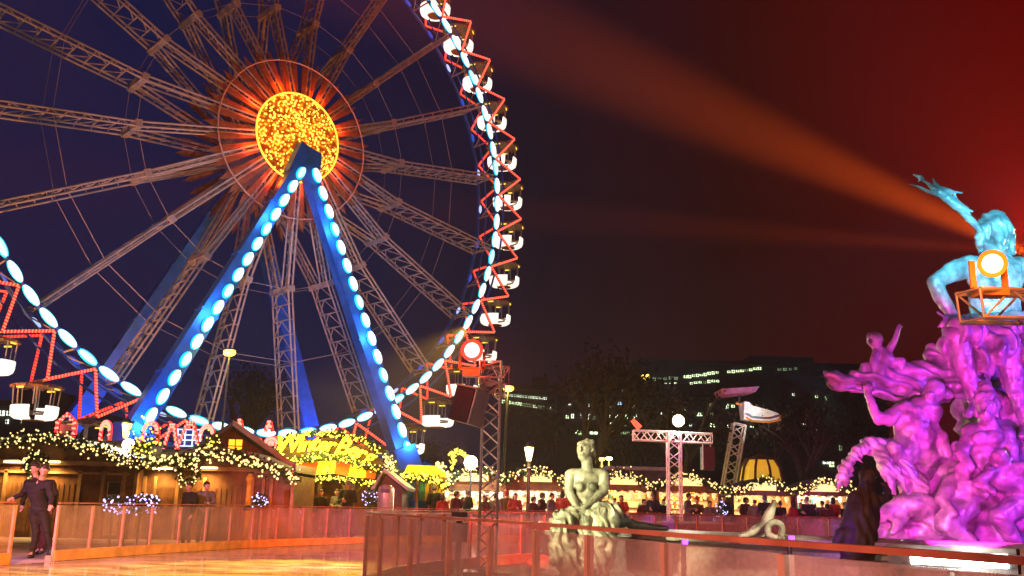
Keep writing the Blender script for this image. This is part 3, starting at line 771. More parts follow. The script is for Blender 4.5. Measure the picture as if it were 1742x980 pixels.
ST = [(752, 862, 40, 800, 820, 812, 'timber stall with a glowing counter behind the floodlight', 'stall_light'),
      (862, 968, 40.5, 800, 822, 813, 'timber stall behind the classic street lamp', 'stall_light'),
      (1008, 1113, 41, 804, 829, 818, 'timber stall just right of the seated statue', 'stall_light_yellow'),
      (1116, 1224, 41, 806, 832, 820, 'timber stall behind the crossbar tower', 'stall_light_yellow'),
      (1243, 1347, 41.5, 816, 838, 828, 'timber stall behind the coiled snake figure', 'stall_light_yellow'),
      (1350, 1452, 41.5, 816, 838, 830, 'timber stall with the whitest counter next to the fountain', 'stall_light')]
for i, (a, b, Y, yp, ye, ys, lab, lt) in enumerate(ST): stall(a, b, Y, yp, ye, ys, lab, 20+i, lt)
GP = [(742, 833), (770, 806), (805, 797), (838, 806), (855, 816), (875, 806), (910, 797), (945, 808), (965, 822)]
def gpts(l, Y): return [at(x, y, Y) for x, y in l]
garland('light_garland', gpts([(738, 838), (757, 822), (780, 806), (806, 799), (832, 803), (856, 816)], 39.6), 'swag of warm bulbs over the first stall behind the floodlight', .16, per=30, br=.036, seed=1)
garland('light_garland', gpts([(857, 816), (880, 806), (910, 799), (937, 806), (958, 822), (974, 828)], 40), 'swag of warm bulbs over the stall behind the street lamp', .16, per=28, br=.036, seed=2)
garland('light_garland', gpts([(1028, 812), (1052, 804), (1075, 808), (1092, 820), (1115, 829)], 40.5), 'swag of warm bulbs right of the seated statue', .16, per=28, br=.036, seed=3)
garland('light_garland', gpts([(1115, 828), (1138, 816), (1160, 806), (1180, 811), (1205, 824), (1238, 838)], 40.5), 'swag of warm bulbs behind the crossbar tower', .16, per=28, br=.036, seed=4)
garland('light_garland', gpts([(1238, 838), (1262, 832), (1285, 822), (1305, 815), (1325, 822), (1347, 836)], 41), 'swag of warm bulbs behind the coiled snake figure', .16, per=28, br=.036, seed=5)
garland('light_garland', gpts([(1349, 836), (1378, 828), (1398, 815), (1418, 820), (1438, 830), (1456, 836)], 41), 'swag of warm bulbs beside the fountain', .16, per=28, br=.036, seed=6)
# pale flat roof behind the statue and grey tent roof
t = thing('site_cabin', (P2(1090, 50).x, 50, 0), 'pale flat roofed cabin behind the stalls right of the seated statue', 'cabin')
x0, x1, z = gx(1032, 50)-t.location.x, gx(1140, 50)-t.location.x, at(1090, 797, 50).z
MB().box(((x0+x1)/2, 1.5, z/2), (x1-x0-.2, 3, z-.1)).build('wall', 'roof_felt', t); MB().box(((x0+x1)/2, 1.5, z), (x1-x0, 3.2, .18)).build('roof', 'roof_pale', t)
# yellow lit lattice pavilion at 1300,785
t = thing('glass_pavilion', (P2(1297, 52).x, 52, 0), 'round pavilion glowing yellow behind the stalls under the carousel boat', 'pavilion')
zt = at(1297, 783, 52).z
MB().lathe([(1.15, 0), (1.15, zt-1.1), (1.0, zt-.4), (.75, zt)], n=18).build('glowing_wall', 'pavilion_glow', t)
q = MB()
for i in range(9):
    a = 2*math.pi*i/9; q.path([Vector((r_*math.cos(a), r_*math.sin(a), z_)) for r_, z_ in ((1.2, 0), (1.2, zt-1.1), (1.05, zt-.4), (.78, zt+.05))], .07, 6)
for zz_ in (zt-1.2, zt-2.2): q.lathe([(1.16, zz_), (1.24, zz_), (1.24, zz_+.1), (1.16, zz_+.1)], n=18)
q.lathe([(0, zt+.4), (.8, zt)], n=12); q.build('frame', 'dark_wood', t)

# ================================================================ left chalets
def chalet(name, pts_top, ybase, Y, label, d=3.0, panels=(), wall='wood'):
    """pts_top: eave/gable outline left to right in photo pixels"""
    P = [at(x, y, Y) for x, y in pts_top]; c = P[len(P)//2]
    t = thing(name, (c.x, Y, 0), label, 'chalet'); poly = [(p.x-c.x, p.z) for p in P]
    x0, x1 = poly[0][0], poly[-1][0]
    q = MB().prism([(x0, -.05)]+poly+[(x1, -.05)], 0, .08)
    q.box((x0+.04, d/2, 1.1), (.08, d, 2.3)); q.box((x1-.04, d/2, 1.1), (.08, d, 2.3)); q.box(((x0+x1)/2, d, 1.1), (x1-x0, .08, 2.3))
    q.build('wall', wall, t)
    r = MB()
    for (a, b) in zip(poly, poly[1:]): r.prism([(a[0], a[1]+.02), (b[0], b[1]+.02), (b[0], b[1]+.11), (a[0], a[1]+.11)], -.35, d+.2)
    r.build('roof', 'roof_pale', t)
    return t, c, poly
def fixture_strip(t, c, Y, pxa, pxb, py, W=60):
    a, b = at(pxa, py, Y), at(pxb, py, Y); m = (a+b)/2-Vector((c.x, Y, 0))
    MB().box((m.x, -.16, m.z), (b.x-a.x, .06, .05)).build('lamp_strip', 'lamp_warm', t)
    spot('chalet_light', ((a.x+b.x)/2, Y-.25, m.z-.02), ((a.x+b.x)/2, Y-.1, m.z-2), (1, .52, .14), W, 140, .8, .3)
L1 = [(-70, 772), (0, 756), (40, 748), (75, 745), (110, 750), (160, 766), (205, 780), (236, 790)]
t, c, poly = chalet('timber_chalet', L1, 850, 28.5, 'brown timber chalet behind the two skaters, hung with a garland')
q = MB(); q2 = MB(); pn = MB()
for px in (5, 62, 132, 172, 208, 228): x = gx(px, 28.5)-c.x; MB().box((x, -.05, .95), (.10, .12, 1.9)).build('post', 'pale_wood', t)
zb_ = at(75, 787, 28.5).z
q.box((gx(100, 28.5)-c.x, -.06, zb_), (gx(232, 28.5)-gx(-60, 28.5), .14, .13)); q.box((gx(100, 28.5)-c.x, -.06, zb_-.28), (gx(170, 28.5)-gx(-60, 28.5), .10, .06))
q.build('beam', 'pale_wood', t)
for px, w_ in ((33, 1.35), (97, 1.5), (152, .78), (-30, .9)):
    x = gx(px, 28.5)-c.x; pn = MB(); pn.box((x, -.03, .85), (w_*.62, .05, 1.35))
    for k in range(7): pn.box((x-w_*.3+k*w_*.1, -.062, .85), (.015, .02, 1.33))
    pn.build('panel', 'wood', t)
x = gx(193, 28.5)-c.x; dr = MB().box((x, -.05, .85), (.42, .06, 1.5)).build('door', 'cream', t)
MB().box((x, -.10, 1.42), (.34, .03, .34)).build('window', 'black', dr)
fixture_strip(t, c, 28.5, 12, 46, 786, 330); fixture_strip(t, c, 28.5, 76, 106, 786, 330)
L2 = [(237, 790), (280, 778), (330, 772), (385, 768), (430, 776), (470, 795), (502, 810)]
t, c, poly = chalet('timber_chalet', L2, 850, 29, 'brown timber chalet under the steep dark roof, between the skaters and the neon sign')
q = MB(); pn = MB(); Y = 29
for px in (243, 262, 300, 346, 428, 446, 460, 496): x = gx(px, Y)-c.x; MB().box((x, -.05, .9), (.09, .12, 1.8)).build('post', 'pale_wood', t)
zb_ = at(330, 797, Y).z; q.box((gx(340, Y)-c.x, -.06, zb_), (gx(432, Y)-gx(240, Y), .14, .12)); q.box((gx(465, Y)-c.x, -.06, zb_-.05), (gx(500, Y)-gx(430, Y), .12, .12)); q.build('beam', 'pale_wood', t)
for px, w_ in ((282, .6), (322, .72), (388, 1.3)):
    x = gx(px, Y)-c.x; pn = MB(); pn.box((x, -.03, .85), (w_*.9, .05, 1.3))
    for k in range(8): pn.box((x-w_*.42+k*w_*.12, -.062, .85), (.015, .02, 1.28))
    pn.build('panel', 'wood', t)
fixture_strip(t, c, Y, 262, 296, 797, 260); fixture_strip(t, c, Y, 335, 372, 796, 300)
# the steep dark roof with its lit attic window
Y = 31.5; pk = at(397, 727, Y)
t = thing('gabled_house', (pk.x, Y, 0), 'dark house with steep gable and a lit four pane attic window', 'house')
t.rotation_euler = (0, 0, R(13))
a, b = at(332, 770, Y), at(504, 806, Y)
MB().prism([(a.x-pk.x, 0), (b.x-pk.x, 0), (b.x-pk.x, b.z), (0, pk.z), (a.x-pk.x, a.z)], 0, 3.5).build('wall', 'dark_wood', t)
q = MB(); q.prism([(b.x-pk.x+.15, b.z-.1), (b.x-pk.x+.15, b.z+.08), (0, pk.z+.16), (0, pk.z)], -.5, 3.8); q.build('roof', 'roof_felt', t); MB().prism([(b.x-pk.x+.18, b.z-.1), (b.x-pk.x+.18, b.z+.12), (0, pk.z+.20), (0, pk.z+.02)], -.58, -.5).build('barge_board', 'roof_pale', t)
q = MB(); q.prism([(a.x-pk.x-.15, a.z-.1), (0, pk.z-.0), (0, pk.z+.15), (a.x-pk.x-.15, a.z+.05)], -.5, 3.8); q.build('roof', 'roof_felt', t)
wn_ = at(400, 759, Y)-Vector((pk.x, Y, 0)); wo = MB().box((wn_.x, -.03, wn_.z), (.42, .05, .42)).build('window', 'bulb_orange', t)
q = MB().box((wn_.x, -.07, wn_.z), (.03, .04, .46)).box((wn_.x, -.07, wn_.z), (.46, .04, .03))
for s_ in (-1, 1): q.box((wn_.x+s_*.23, -.07, wn_.z), (.03, .05, .48)).box((wn_.x, -.07, wn_.z+s_*.23), (.48, .05, .03))
q.build('frame', 'dark_wood', wo)
# garlands left
garland('light_garland', [at(x, y-2, 28.1) for x, y in L1]+[at(236, 792, 28.1)], 'long garland of warm bulbs along the roof of the chalet behind the skaters', .17, per=42, br=.027, seed=7)
garland('light_garland', [at(x, y, 28.5) for x, y in [(236, 792), (262, 786), (300, 782), (345, 775), (378, 770), (410, 778), (450, 792), (480, 804), (506, 814)]], 'long garland of warm bulbs along the roof of the chalet under the steep gable', .16, per=42, br=.036, seed=8)
garland('fairy_light_tree', [at(x, y, 29.2) for x, y in [(232, 782), (240, 768), (252, 760), (262, 748)]]+[at(x, y, 29.2) for x, y in [(262, 748), (268, 742)]], 'bush of yellow fairy lights between the two chalets', .42, per=90, mat='bulb_yellow', br=.034, seed=9, cat='fairy lights', group='yellow fairy lights')
garland('fairy_light_cluster', [at(x, y, 29.6) for x, y in [(352, 765), (360, 755), (368, 748)]], 'small cluster of yellow fairy lights left of the steep gable', .18, per=60, mat='bulb_yellow', br=.034, seed=10, cat='fairy lights', group='yellow fairy lights')
def wreath(px, py, Y, label, seed, r=.26):
    p = at(px, py, Y); P = [Vector((p.x+r*math.cos(a), Y, p.z+r*math.sin(a))) for a in [2*math.pi*i/10 for i in range(11)]]
    garland('wreath', P, label, .10, per=30, br=.028, seed=seed, cat='wreath', group='fir wreaths on the chalets')
wreath(60, 789, 28.0, 'lit fir wreath behind the head of the front skater', 31); wreath(321, 805, 28.5, 'lit fir wreath above the two people behind the barrier', 32)
# greenish tent at far left
t = thing('grey_tent', (P2(-10, 34).x, 34, 0), 'grey tent roof behind the chalet at the left edge', 'tent')
z1 = at(0, 742, 34).z
MB().prism([(-3, 0), (1.3, 0), (1.3, z1-.35), (.6, z1), (-3, z1-.8)], 0, 4).build('canvas', 'roof_pale', t)
# ================================================================ neon sign building
Y = 34.0; cx = gx(560, Y)
t = thing('neon_sign_hut', (cx, Y, 0), 'market hut with the yellow neon word over its striped lit canopy', 'market hut')
def lx(px, Yq=Y, c=cx): return gx(px, Yq)-c
zt = at(560, 800, Y).z
q = MB()
for px in (478, 542, 598, 640): q.box((lx(px), .0, zt/2), (.14, .14, zt))
q.box((0, .0, zt), (lx(650)-lx(470), .2, .16)); 
for px in (598,): q.beam((lx(px), 0, zt-.9), (lx(px)-.7, 0, zt-.1), .08); q.beam((lx(px), 0, zt-.9), (lx(px)+.7, 0, zt-.1), .08)
q.build('frame', 'dark_wood', t)
MB().box((0, 2.6, 1.2), (lx(650)-lx(470), .1, 2.4)).build('back_wall', 'wood', t)
MB().box((-.3, -.05, .95), (lx(600)-lx(485), .5, .06)).box((-.3, 0, .46), (lx(600)-lx(485), .1, .9)).build('counter', 'dark_wood', t)
aw = MB()
top = [at(484, 792, Y), at(520, 786, Y), at(570, 783, Y), at(600, 790, Y), at(642, 798, Y)]
bot = [at(490, 812, Y), at(520, 811, Y), at(570, 806, Y), at(600, 812, Y), at(640, 815, Y)]
segs = [(0, .17, 'awning_yellow_glow'), (.17, .36, 'awning_red_glow'), (.36, .52, 'awning_yellow_glow'), (.52, .72, 'awning_red_glow'), (.72, .9, 'awning_yellow_glow'), (.9, 1, 'awning_red_glow')]
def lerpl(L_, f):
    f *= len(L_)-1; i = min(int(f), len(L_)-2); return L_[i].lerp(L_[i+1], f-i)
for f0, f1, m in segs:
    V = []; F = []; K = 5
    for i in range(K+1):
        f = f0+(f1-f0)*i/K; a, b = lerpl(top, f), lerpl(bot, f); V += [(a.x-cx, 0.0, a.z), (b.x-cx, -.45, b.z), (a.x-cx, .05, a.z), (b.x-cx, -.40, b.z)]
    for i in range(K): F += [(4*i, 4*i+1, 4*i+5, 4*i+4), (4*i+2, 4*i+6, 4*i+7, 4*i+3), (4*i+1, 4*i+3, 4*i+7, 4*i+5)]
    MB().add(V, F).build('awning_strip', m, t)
bd = MB().prism([(at(x, y, Y).x-cx, at(x, y, Y).z) for x, y in ((474, 768), (500, 750), (560, 744), (625, 760), (652, 786), (644, 800), (486, 797))], .12, .2); bd.build('sign_board', 'dark_wood', t)
for i, (f0, m) in enumerate(((.1, 0), (.4, 0), (.75, 0))):
    p = lerpl(top, f0); point('awning_light', (p.x, Y-1.2, p.z+.2), (1, .75, .15), 170, .2)
# letters, each one placed along the drooping arc
def letters(word, spots_, parent, mat, size_px, Yq):
    for ch, (px, py, ang, s) in zip(word, spots_):
        cu = bpy.data.curves.new('letter', 'FONT'); cu.body = ch; cu.size = s*Yq/FPX; cu.extrude = .035; cu.bevel_depth = .016; cu.shear = .3; cu.offset = .004
        cu.align_x = 'CENTER'; cu.align_y = 'CENTER'
        tmp = bpy.data.objects.new('letter', cu); col.objects.link(tmp)
        dg = bpy.context.evaluated_depsgraph_get(); me = bpy.data.meshes.new_from_object(tmp.evaluated_get(dg)); bpy.data.objects.remove(tmp)
        me.materials.clear(); me.materials.append(M[mat])
        p = at(px, py, Yq)
        put('letter', me, parent, (p.x-cx, -.12, p.z), (R(90), R(ang), 0))
letters('WinterBerg', [(488, 757, -4, 40), (510, 757, -3, 36), (522, 757, -2, 34), (535, 755, 0, 36), (549, 757, 3, 34), (562, 758, 6, 34), (582, 761, 10, 40), (601, 766, 13, 34), (614, 771, 16, 34), (629, 777, 20, 34)], t, 'neon', 30, Y)
def gl(pts, label, Yq=33.4, **k): garland('light_garland', [at(x, y, Yq) for x, y in pts], label, **k)
gl([(488, 786), (520, 779), (560, 775), (600, 785), (645, 800), (664, 808)], 'thick yellow light garland just under the neon word', r=.12, per=34, mat='bulb_yellow', br=.03, seed=40)
gl([(494, 817), (530, 818), (572, 813), (606, 819), (640, 821)], 'yellow light garland along the lower edge of the striped canopy', r=.07, per=40, mat='bulb_yellow', br=.028, seed=41)
gl([(472, 762), (495, 744), (530, 738), (570, 738), (612, 746), (645, 766)], 'yellow light garland over the top of the neon word', Yq=34.2, r=.10, per=34, mat='bulb_yellow', br=.035, seed=42)
gl([(468, 772), (485, 790), (500, 812)], 'yellow lights running down left of the neon word', r=.16, per=46, mat='bulb_yellow', br=.04, seed=43)
gl([(556, 800), (556, 810)], 'short yellow light tuft splitting the striped canopy', r=.16, per=90, mat='bulb_yellow', br=.03, seed=44)
# goods and visitors' things under the canopy: lantern, white decorations
t = thing('wall_lantern', tuple(at(512, 832, 31)), 'large yellow glass lantern at the left post of the neon sign hut', 'lantern'); s = 31/FPX
MB().lathe([(7*s, 12*s), (9*s, -6*s), (5*s, -10*s)], n=6).build('glass', 'lamp_yellow', t)
MB().lathe([(0, 20*s), (4*s, 16*s), (10*s, 12*s), (8*s, 11*s)], n=6).lathe([(5*s, -10*s), (5*s, -32*s), (0, -32*s)], n=6).build('lantern_frame', 'awning_yellow', t)
t = thing('lit_column', (gx(421, 27), 27, 0), 'slim yellow lit column standing by the garlanded chalet', 'lit column')
z0 = at(421, 868, 27).z; z1 = at(421, 806, 27).z
MB().lathe([(.07, .0), (.07, z1-.25), (.11, z1-.12), (.05, z1), (0, z1)], n=10).build('column', 'yellow_cloth', t)
MB().lathe([(.14, 0), (.14, .1), (0, .1)], n=10).lathe([(.10, .9), (.12, .92), (.12, 1.0), (.10, 1.02)], n=10).build('collar', 'dark_metal', t)
# small dark hut, silver heater
Y2 = 33; hx = gx(668, Y2); t = thing('small_hut', (hx, Y2, 0), 'small dark gabled hut right of the neon sign', 'hut')
a, b, c_ = at(641, 826, Y2), at(650, 800, Y2), at(690, 828, Y2)
MB().prism([(a.x-hx+.1, 0), (c_.x-hx-.1, 0), (c_.x-hx-.1, c_.z-.05), (b.x-hx+.15, b.z-.1), (a.x-hx+.1, a.z)], 0, 2).build('wall', 'dark_wood', t)
MB().prism([(a.x-hx-.15, a.z-.1), (b.x-hx+.1, b.z+.05), (b.x-hx+.1, b.z-.03), (a.x-hx-.1, a.z-.2)], -.3, 2.2).prism([(b.x-hx+.1, b.z+.05), (c_.x-hx+.15, c_.z-.05), (c_.x-hx+.1, c_.z-.14), (b.x-hx+.1, b.z-.05)], -.3, 2.2).build('roof', 'roof_pale', t)
MB().box((-.45, -.03, 1.35), (.3, .05, .35)).build('window', 'awning_red', t)
t = thing('steel_bin', (gx(654, 30.6), 30.6, 0), 'round topped steel bin in front of the small dark hut', 'bin'); s = 30.6/FPX
hw = 12*s; zt2 = at(654, 824, 30.6).z
MB().prism([(-hw, 0), (hw, 0), (hw, zt2-hw)]+[(hw*math.cos(a_), zt2-hw*.8+hw*.8*math.sin(a_)) for a_ in [math.pi*i/10 for i in range(11)]]+[(-hw, zt2-hw)], 0, .5).build('body', 'alu', t, True)
MB().box((0, -.02, zt2-.2), (hw*1.3, .04, .12)).build('flap', 'dark_metal', t)
# yellow lit stall with cloths
Y3 = 37; hx = gx(722, Y3); t = thing('cloth_stall', (hx, Y3, 0), 'stall with a bright yellow roof edge and hanging teal and yellow cloths', 'market stall')
L3 = lambda px: gx(px, Y3)-hx; z_ = at(722, 806, Y3).z
MB().prism([(L3(683), z_), (L3(690), z_+.32), (L3(738), z_+.30), (L3(756), z_+.02), (L3(756), z_-.12), (L3(683), z_-.10)], 0, 2.4).build('roof', 'awning_yellow', t)
q = MB()
for px in (688, 708, 730, 754): q.box((L3(px), .05, z_/2), (.07, .07, z_))
q.box((0, 0, .9), (1.6, .06, .06)); q.build('frame', 'wood', t)
for px, w_, m in ((700, .42, 'blue_paint'), (713, .36, 'teal_cloth'), (729, .40, 'yellow_cloth'), (745, .30, 'yellow_cloth'), (692, .2, 'teal_cloth')):
    q = MB(); n_ = 10
    V = []; F = []
    for i in range(n_+1):
        x = L3(px)-w_/2+w_*i/n_; dy = .05*math.sin(i*1.7); V += [(x, .3+dy, z_-.1), (x*1.0, .3+dy*1.6, z_-1.0), (x, .32+dy, z_-.1), (x, .32+dy*1.6, z_-1.0)]
    for i in range(n_): F += [(4*i, 4*i+1, 4*i+5, 4*i+4), (4*i+2, 4*i+6, 4*i+7, 4*i+3)]
    q.add(V, F).build('hanging_cloth', m, t)
q = MB()
for i in range(11): q.box((L3(672)+i*.15, -.5, .5), (.07, .05, .95))
q.box((L3(690), -.46, .85), (1.75, .04, .06)); q.build('picket_panel', 'pale_wood', t)
point('stall_lamp_light', (hx, Y3-1.2, 3.2), (1, .8, .15), 260, .2); point('stall_lamp_light', (hx, Y3+1, 1.6), (1, .75, .3), 70, .2)
garland('light_garland', [at(x, y, 36.6) for x, y in ((683, 806), (700, 811), (722, 812), (745, 818), (760, 830))], 'yellow light garland under the roof of the cloth stall', .12, per=50, mat='bulb_yellow', br=.04, seed=50)
garland('light_garland', [at(x, y, 37.6) for x, y in ((735, 815), (743, 800), (746, 791), (752, 803), (765, 812))], 'peak of warm bulbs right of the cloth stall', .16, per=60, br=.05, seed=51)
garland('lit_arch', [at(x, y, 42) for x, y in ((770, 800), (769, 785), (770, 772), (777, 767), (788, 770), (795, 778))], 'hooked arch of yellow bulbs left of the bright floodlight', .10, per=46, mat='bulb_yellow', br=.055, seed=52, cat='light arch')
garland('string_lights', [at(x, y, 36) for x, y in ((656, 805), (660, 790), (657, 775), (668, 792), (672, 806))], 'pale string lights hanging right of the neon sign', .12, per=50, br=.034, seed=53, cat='string lights')
# yellow/white glows on the wheel base: red outlined arches
def led_arch(px, py, w, h, Yq, label, kind):
    c = at(px, py, Yq); s = Yq/FPX; w, h = w*s, h*s; t = thing('led_arch', tuple(c), label, 'light arch', 'red outlined arches at the base of the wheel')
    if kind == 'gable': P = [(-w/2, -h/2), (-w/2, h*.15), (0, h/2), (w/2, h*.15), (w/2, -h/2)]
    elif kind == 'arch': P = [(-w/2, -h/2)]+[(w/2*math.cos(a), h*.1+h*.4*math.sin(a)) for a in [math.pi*(1-i/8) for i in range(9)]]+[(w/2, -h/2)]
    else: P = [(-w/2, -h/2), (-w*.12, h/2), (w*.12, h/2), (w/2, -h/2)]
    P = [Vector((x, 0, z)) for x, z in P]; fr = MB(); fr.path(P, .09, 6); fr.build('frame', 'lamp_red_rim', t)
    bl = MB()
    for off in (0, .22):
        Q = [p*(1-off/max(w, h)*1.2) for p in P]
        for a, b in zip(Q, Q[1:]):
            n_ = max(2, int((b-a).length/.22))
            for i in range(n_): bl.ball(a.lerp(b, i/n_)+Vector((0, -.12, 0)), .06, 5, 4)
    tag(bl.build('red_bulbs', 'led_pink', t), kind='stuff')
    if kind == 'gable': MB().box((0, .15, -h*.2), (w*.8, .1, h*.6)).build('panel', 'white_paint', t)
    return t
led_arch(113, 726, 32, 44, 50, 'gabled red bulb outline of a small ticket booth left of the wheel leg', 'gable')
led_arch(180, 735, 16, 36, 50, 'narrow red bulb arch between the gondola and the lantern', 'arch')
led_arch(256, 741, 26, 46, 50, 'rounded red bulb arch right of the lantern', 'arch')
led_arch(292, 745, 26, 44, 50.5, 'red bulb A-frame between the arch and the blue window', 'aframe')
led_arch(322, 742, 40, 46, 50, 'wider red bulb A-frame around the blue lattice window', 'aframe')
led_arch(352, 742, 22, 36, 51, 'red bulb arch left of the steep gable', 'arch')
led_arch(408, 722, 10, 14, 46, 'tiny red bulb point above the steep gable', 'aframe')
led_arch(458, 726, 12, 16, 46, 'tiny red bulb point left of the neon word', 'aframe')
led_arch(462, 755, 18, 18, 36.5, 'red bulb cluster touching the left end of the neon word', 'arch')
t = thing('lattice_window', tuple(at(322, 745, 51)), 'blue and white lattice window behind the red bulb A-frame', 'window')
MB().box((0, 0, 0), (1.3, .1, .9)).build('panel', 'blue_paint', t); q = MB()
for i in range(4): q.box((-.6+.4*i, -.08, 0), (.05, .05, .9))
for z in (-.43, -.12, .15, .43): q.box((0, -.08, z), (1.3, .05, .05))
q.build('lattice', 'window_blue', t)
t = thing('ticket_booth', (gx(300, 47), 47, 0), 'white panelled booth wall at the wheel base behind the chalets', 'booth')
MB().box((0, 0, at(300, 772, 47).z/2), (2.6, 1.5, at(300, 772, 47).z)).build('wall', 'white_paint', t); MB().box((0, 0, at(300, 768, 47).z), (3.0, 1.9, .12)).build('roof', 'roof_pale', t)
t = thing('service_cabin', (gx(120, 40), 40, 0), 'white cabin roof peeping over the chalet garland at the left', 'cabin')
zc = at(100, 752, 40).z
MB().box((0, 1.2, zc/2), (5.2, 2.4, zc)).build('wall', 'white_paint', t); MB().box((0, 1.2, zc+.04), (5.5, 2.8, .12)).build('roof', 'roof_pale', t)

# ================================================================ lamps
def flare(name, px, py, Y, r, mat, label, rimmat=None, W=0, c=(1, .9, .7), post=True, cat='floodlight', lens_dir=(0, -1, 0)):
    p = at(px, py, Y); t = thing(name, (p.x, p.y, 0) if post else tuple(p), label, cat)
    o = Vector((0, 0, p.z)) if post else Vector((0, 0, 0)); d = Vector(lens_dir).normalized()
    if post:
        MB().tube((0, 0.1, 0), (0, 0.1, p.z-r), .05, .04, 8).lathe([(.18, 0), (.18, .05), (0, .05)], n=10).build('pole', 'dark_metal', t)
    h = MB().tube(o+d*-.02, o+d*(-r*1.4), r*1.15, r*.8, 20); h.build('housing_or_halo', 'dark_metal', t)
    MB().tube(o-d*.0, o+d*.03, r*1.12, r*1.12, 24).build('lens_ring', rimmat or 'lamp_orange_rim', t)
    MB().ball(o+d*.03, r*.86, 18, 12).build('lamp', mat, t, True)
    if W: point(name+'_light', p+d*(r*1.3), c, W, r)
    return t
flare('floodlight', 801, 787, 39, .24, 'lamp_white', 'round white floodlight over the first right hand stall', 'lamp_warm', 700, (1, .85, .6))
flare('floodlight', 219, 757, 30, .17, 'lamp_white', 'small white floodlight below the classic lantern at the left', 'lamp_warm', 260, (1, .8, .75))
def lantern(px, py, Y, s, label, W, mat='lamp_warm', zbot=None):
    p = at(px, py, Y); t = thing('street_lamp', (p.x, Y, 0), label, 'street lamp', 'classic street lamps')
    u = s
    MB().lathe([(0, p.z-.45*u), (.12*u, p.z-.45*u), (.27*u, p.z+.32*u), (.23*u, p.z+.36*u), (0, p.z+.36*u)], n=6).build('glass', mat, t)
    MB().lathe([(.30*u, p.z+.33*u), (.28*u, p.z+.40*u), (.10*u, p.z+.58*u), (.03*u, p.z+.66*u), (0, p.z+.66*u)], n=6).lathe([(.15*u, p.z-.50*u), (.15*u, p.z-.43*u), (.02, p.z-.43*u)], n=8).build('cap', 'dark_metal', t)
    q = MB().lathe([(.13, 0), (.12, .5), (.07, .7), (.05, p.z-.9*u), (.09, p.z-.85*u), (.05, p.z-.8*u), (.05, p.z-.5*u), (0, p.z-.5*u)], n=10)
    q.tube((-.22, 0, p.z-.95*u), (.22, 0, p.z-.95*u), .02, .02, 6); q.build('pole', 'dark_metal', t)
    point('street_lamp_light', (p.x, Y-.4*u, p.z), (1, .75, .35), W, .2*u); return t
lantern(900, 771, 31, .55, 'classic street lamp on a slim pole left of the seated statue', 260)
lantern(215, 731, 31, .60, 'yellow classic lantern rising behind the chalets at the left', 200, 'lamp_yellow')
def mast(px, py, Y, label, mat, r, arm=0.0, px_b=None):
    p = at(px, py, Y); xb = gx(px_b or px, Y)-p.x; t = thing('mast_lamp', (p.x+xb, Y, 0), label, 'street lamp', 'tall mast lamps'); xo = -xb
    MB().tube((0, 0, 0), (xo*.85, 0, p.z-.6), .11, .07, 8).tube((xo*.85, 0, p.z-.6), (xo-arm*.2, 0, p.z-.1), .07, .06, 8).build('pole', 'dark_metal', t)
    MB().ball((xo, -.05, p.z), (r*1.3, r, r*.8), 12, 8).build('lamp', mat, t, True)
    MB().lathe([(0, p.z+r*1.1), (r*1.2, p.z+r*.6), (r*1.4, p.z+r*.45)], (xo, 0, 0), 12).build('hood', 'dark_metal', t)
    point('mast_lamp_light', (p.x-.2, Y-.6, p.z-.2), (1, .7, .1), 500, .3)
mast(391, 600, 62, 'tall leaning mast lamp with a yellow head seen through the wheel spokes', 'lamp_yellow', .32, px_b=365)
mast(865, 661, 58, 'tall mast lamp with a yellow head right of the loudspeaker tower', 'lamp_yellow', .26, px_b=852)
mast(1098, 640, 90, 'far mast lamp with an orange head left of the lit top floor', 'lamp_yellow', .30)
mast(1036, 780, 55, 'low mast lamp with a small white globe behind the pale roof', 'lamp_white', .14)
mast(1024, 781, 57, 'low mast lamp with a small yellow head right of the head of the seated statue', 'lamp_yellow', .14)

# ================================================================ loudspeaker tower
Y = 17.0; tx = gx(831, Y); t = thing('truss_tower', (tx, Y, 0), 'lattice tower carrying a red lamp and a loudspeaker', 'truss tower')
zt = at(829, 655, Y).z
MB().truss((0, 0, .1), (0, 0, zt), .30, .026, 12).build('mast', 'alu', t)
q = MB()
q.truss((-.02, .15, zt+.02), (-.02, -.62, zt+.20), .36, .022, 3, h=.30); q.truss((-.20, -.05, zt+.18), (.26, .1, zt+.18), .30, .02, 3); q.truss((.15, .3, zt-.1), (.15, -.3, zt-.1), .16, .018, 3)
q.build('head_frame', 'alu', t)
MB().box((0, 0, .05), (.8, .8, .06)).build('base_plate', 'dark_metal', t)
p = at(803, 596, 16.5)
t = thing('stage_light', tuple(p), 'glaring red stage light on top of the loudspeaker tower', 'stage light')
MB().tube((0, .02, 0), (0, .3, .02), .17, .13, 20).build('housing_or_halo', 'black', t); MB().tube((0, .02, 0), (0, -.02, 0), .19, .19, 28).build('lens_ring', 'lamp_red_rim', t); MB().ball((0, -.01, 0), (.135, .05, .135), 20, 12).build('lamp', 'lamp_red', t, True)
MB().beam((-.21, .15, 0), (-.21, .15, -.30), .03, .05).beam((.21, .15, 0), (.21, .15, -.30), .03, .05).beam((-.22, .15, -.30), (.22, .15, -.30), .03, .05).box((0, .15, -.38), (.3, .25, .12)).build('yoke', 'orange_tube', t)
for z in (): pass
point('stage_light_glow_light', p+Vector((0, -.25, 0)), (1, .04, .02), 60, .1)
p = at(797, 691, 16.7)
t = thing('loudspeaker', tuple(p), 'big dark loudspeaker hanging tilted from the lattice tower', 'loudspeaker'); t.rotation_euler = (R(-6), R(12), R(-32))
MB().box((0, .0, 0), (.42, .40, .60)).build('cabinet', 'black', t); MB().box((0, -.21, 0), (.38, .02, .56)).build('grille', 'speaker_grille', t)
MB().box((0, -.02, .315), (.44, .42, .03)).box((.22, 0, 0), (.03, .42, .62)).build('side_panel', 'steel', t)
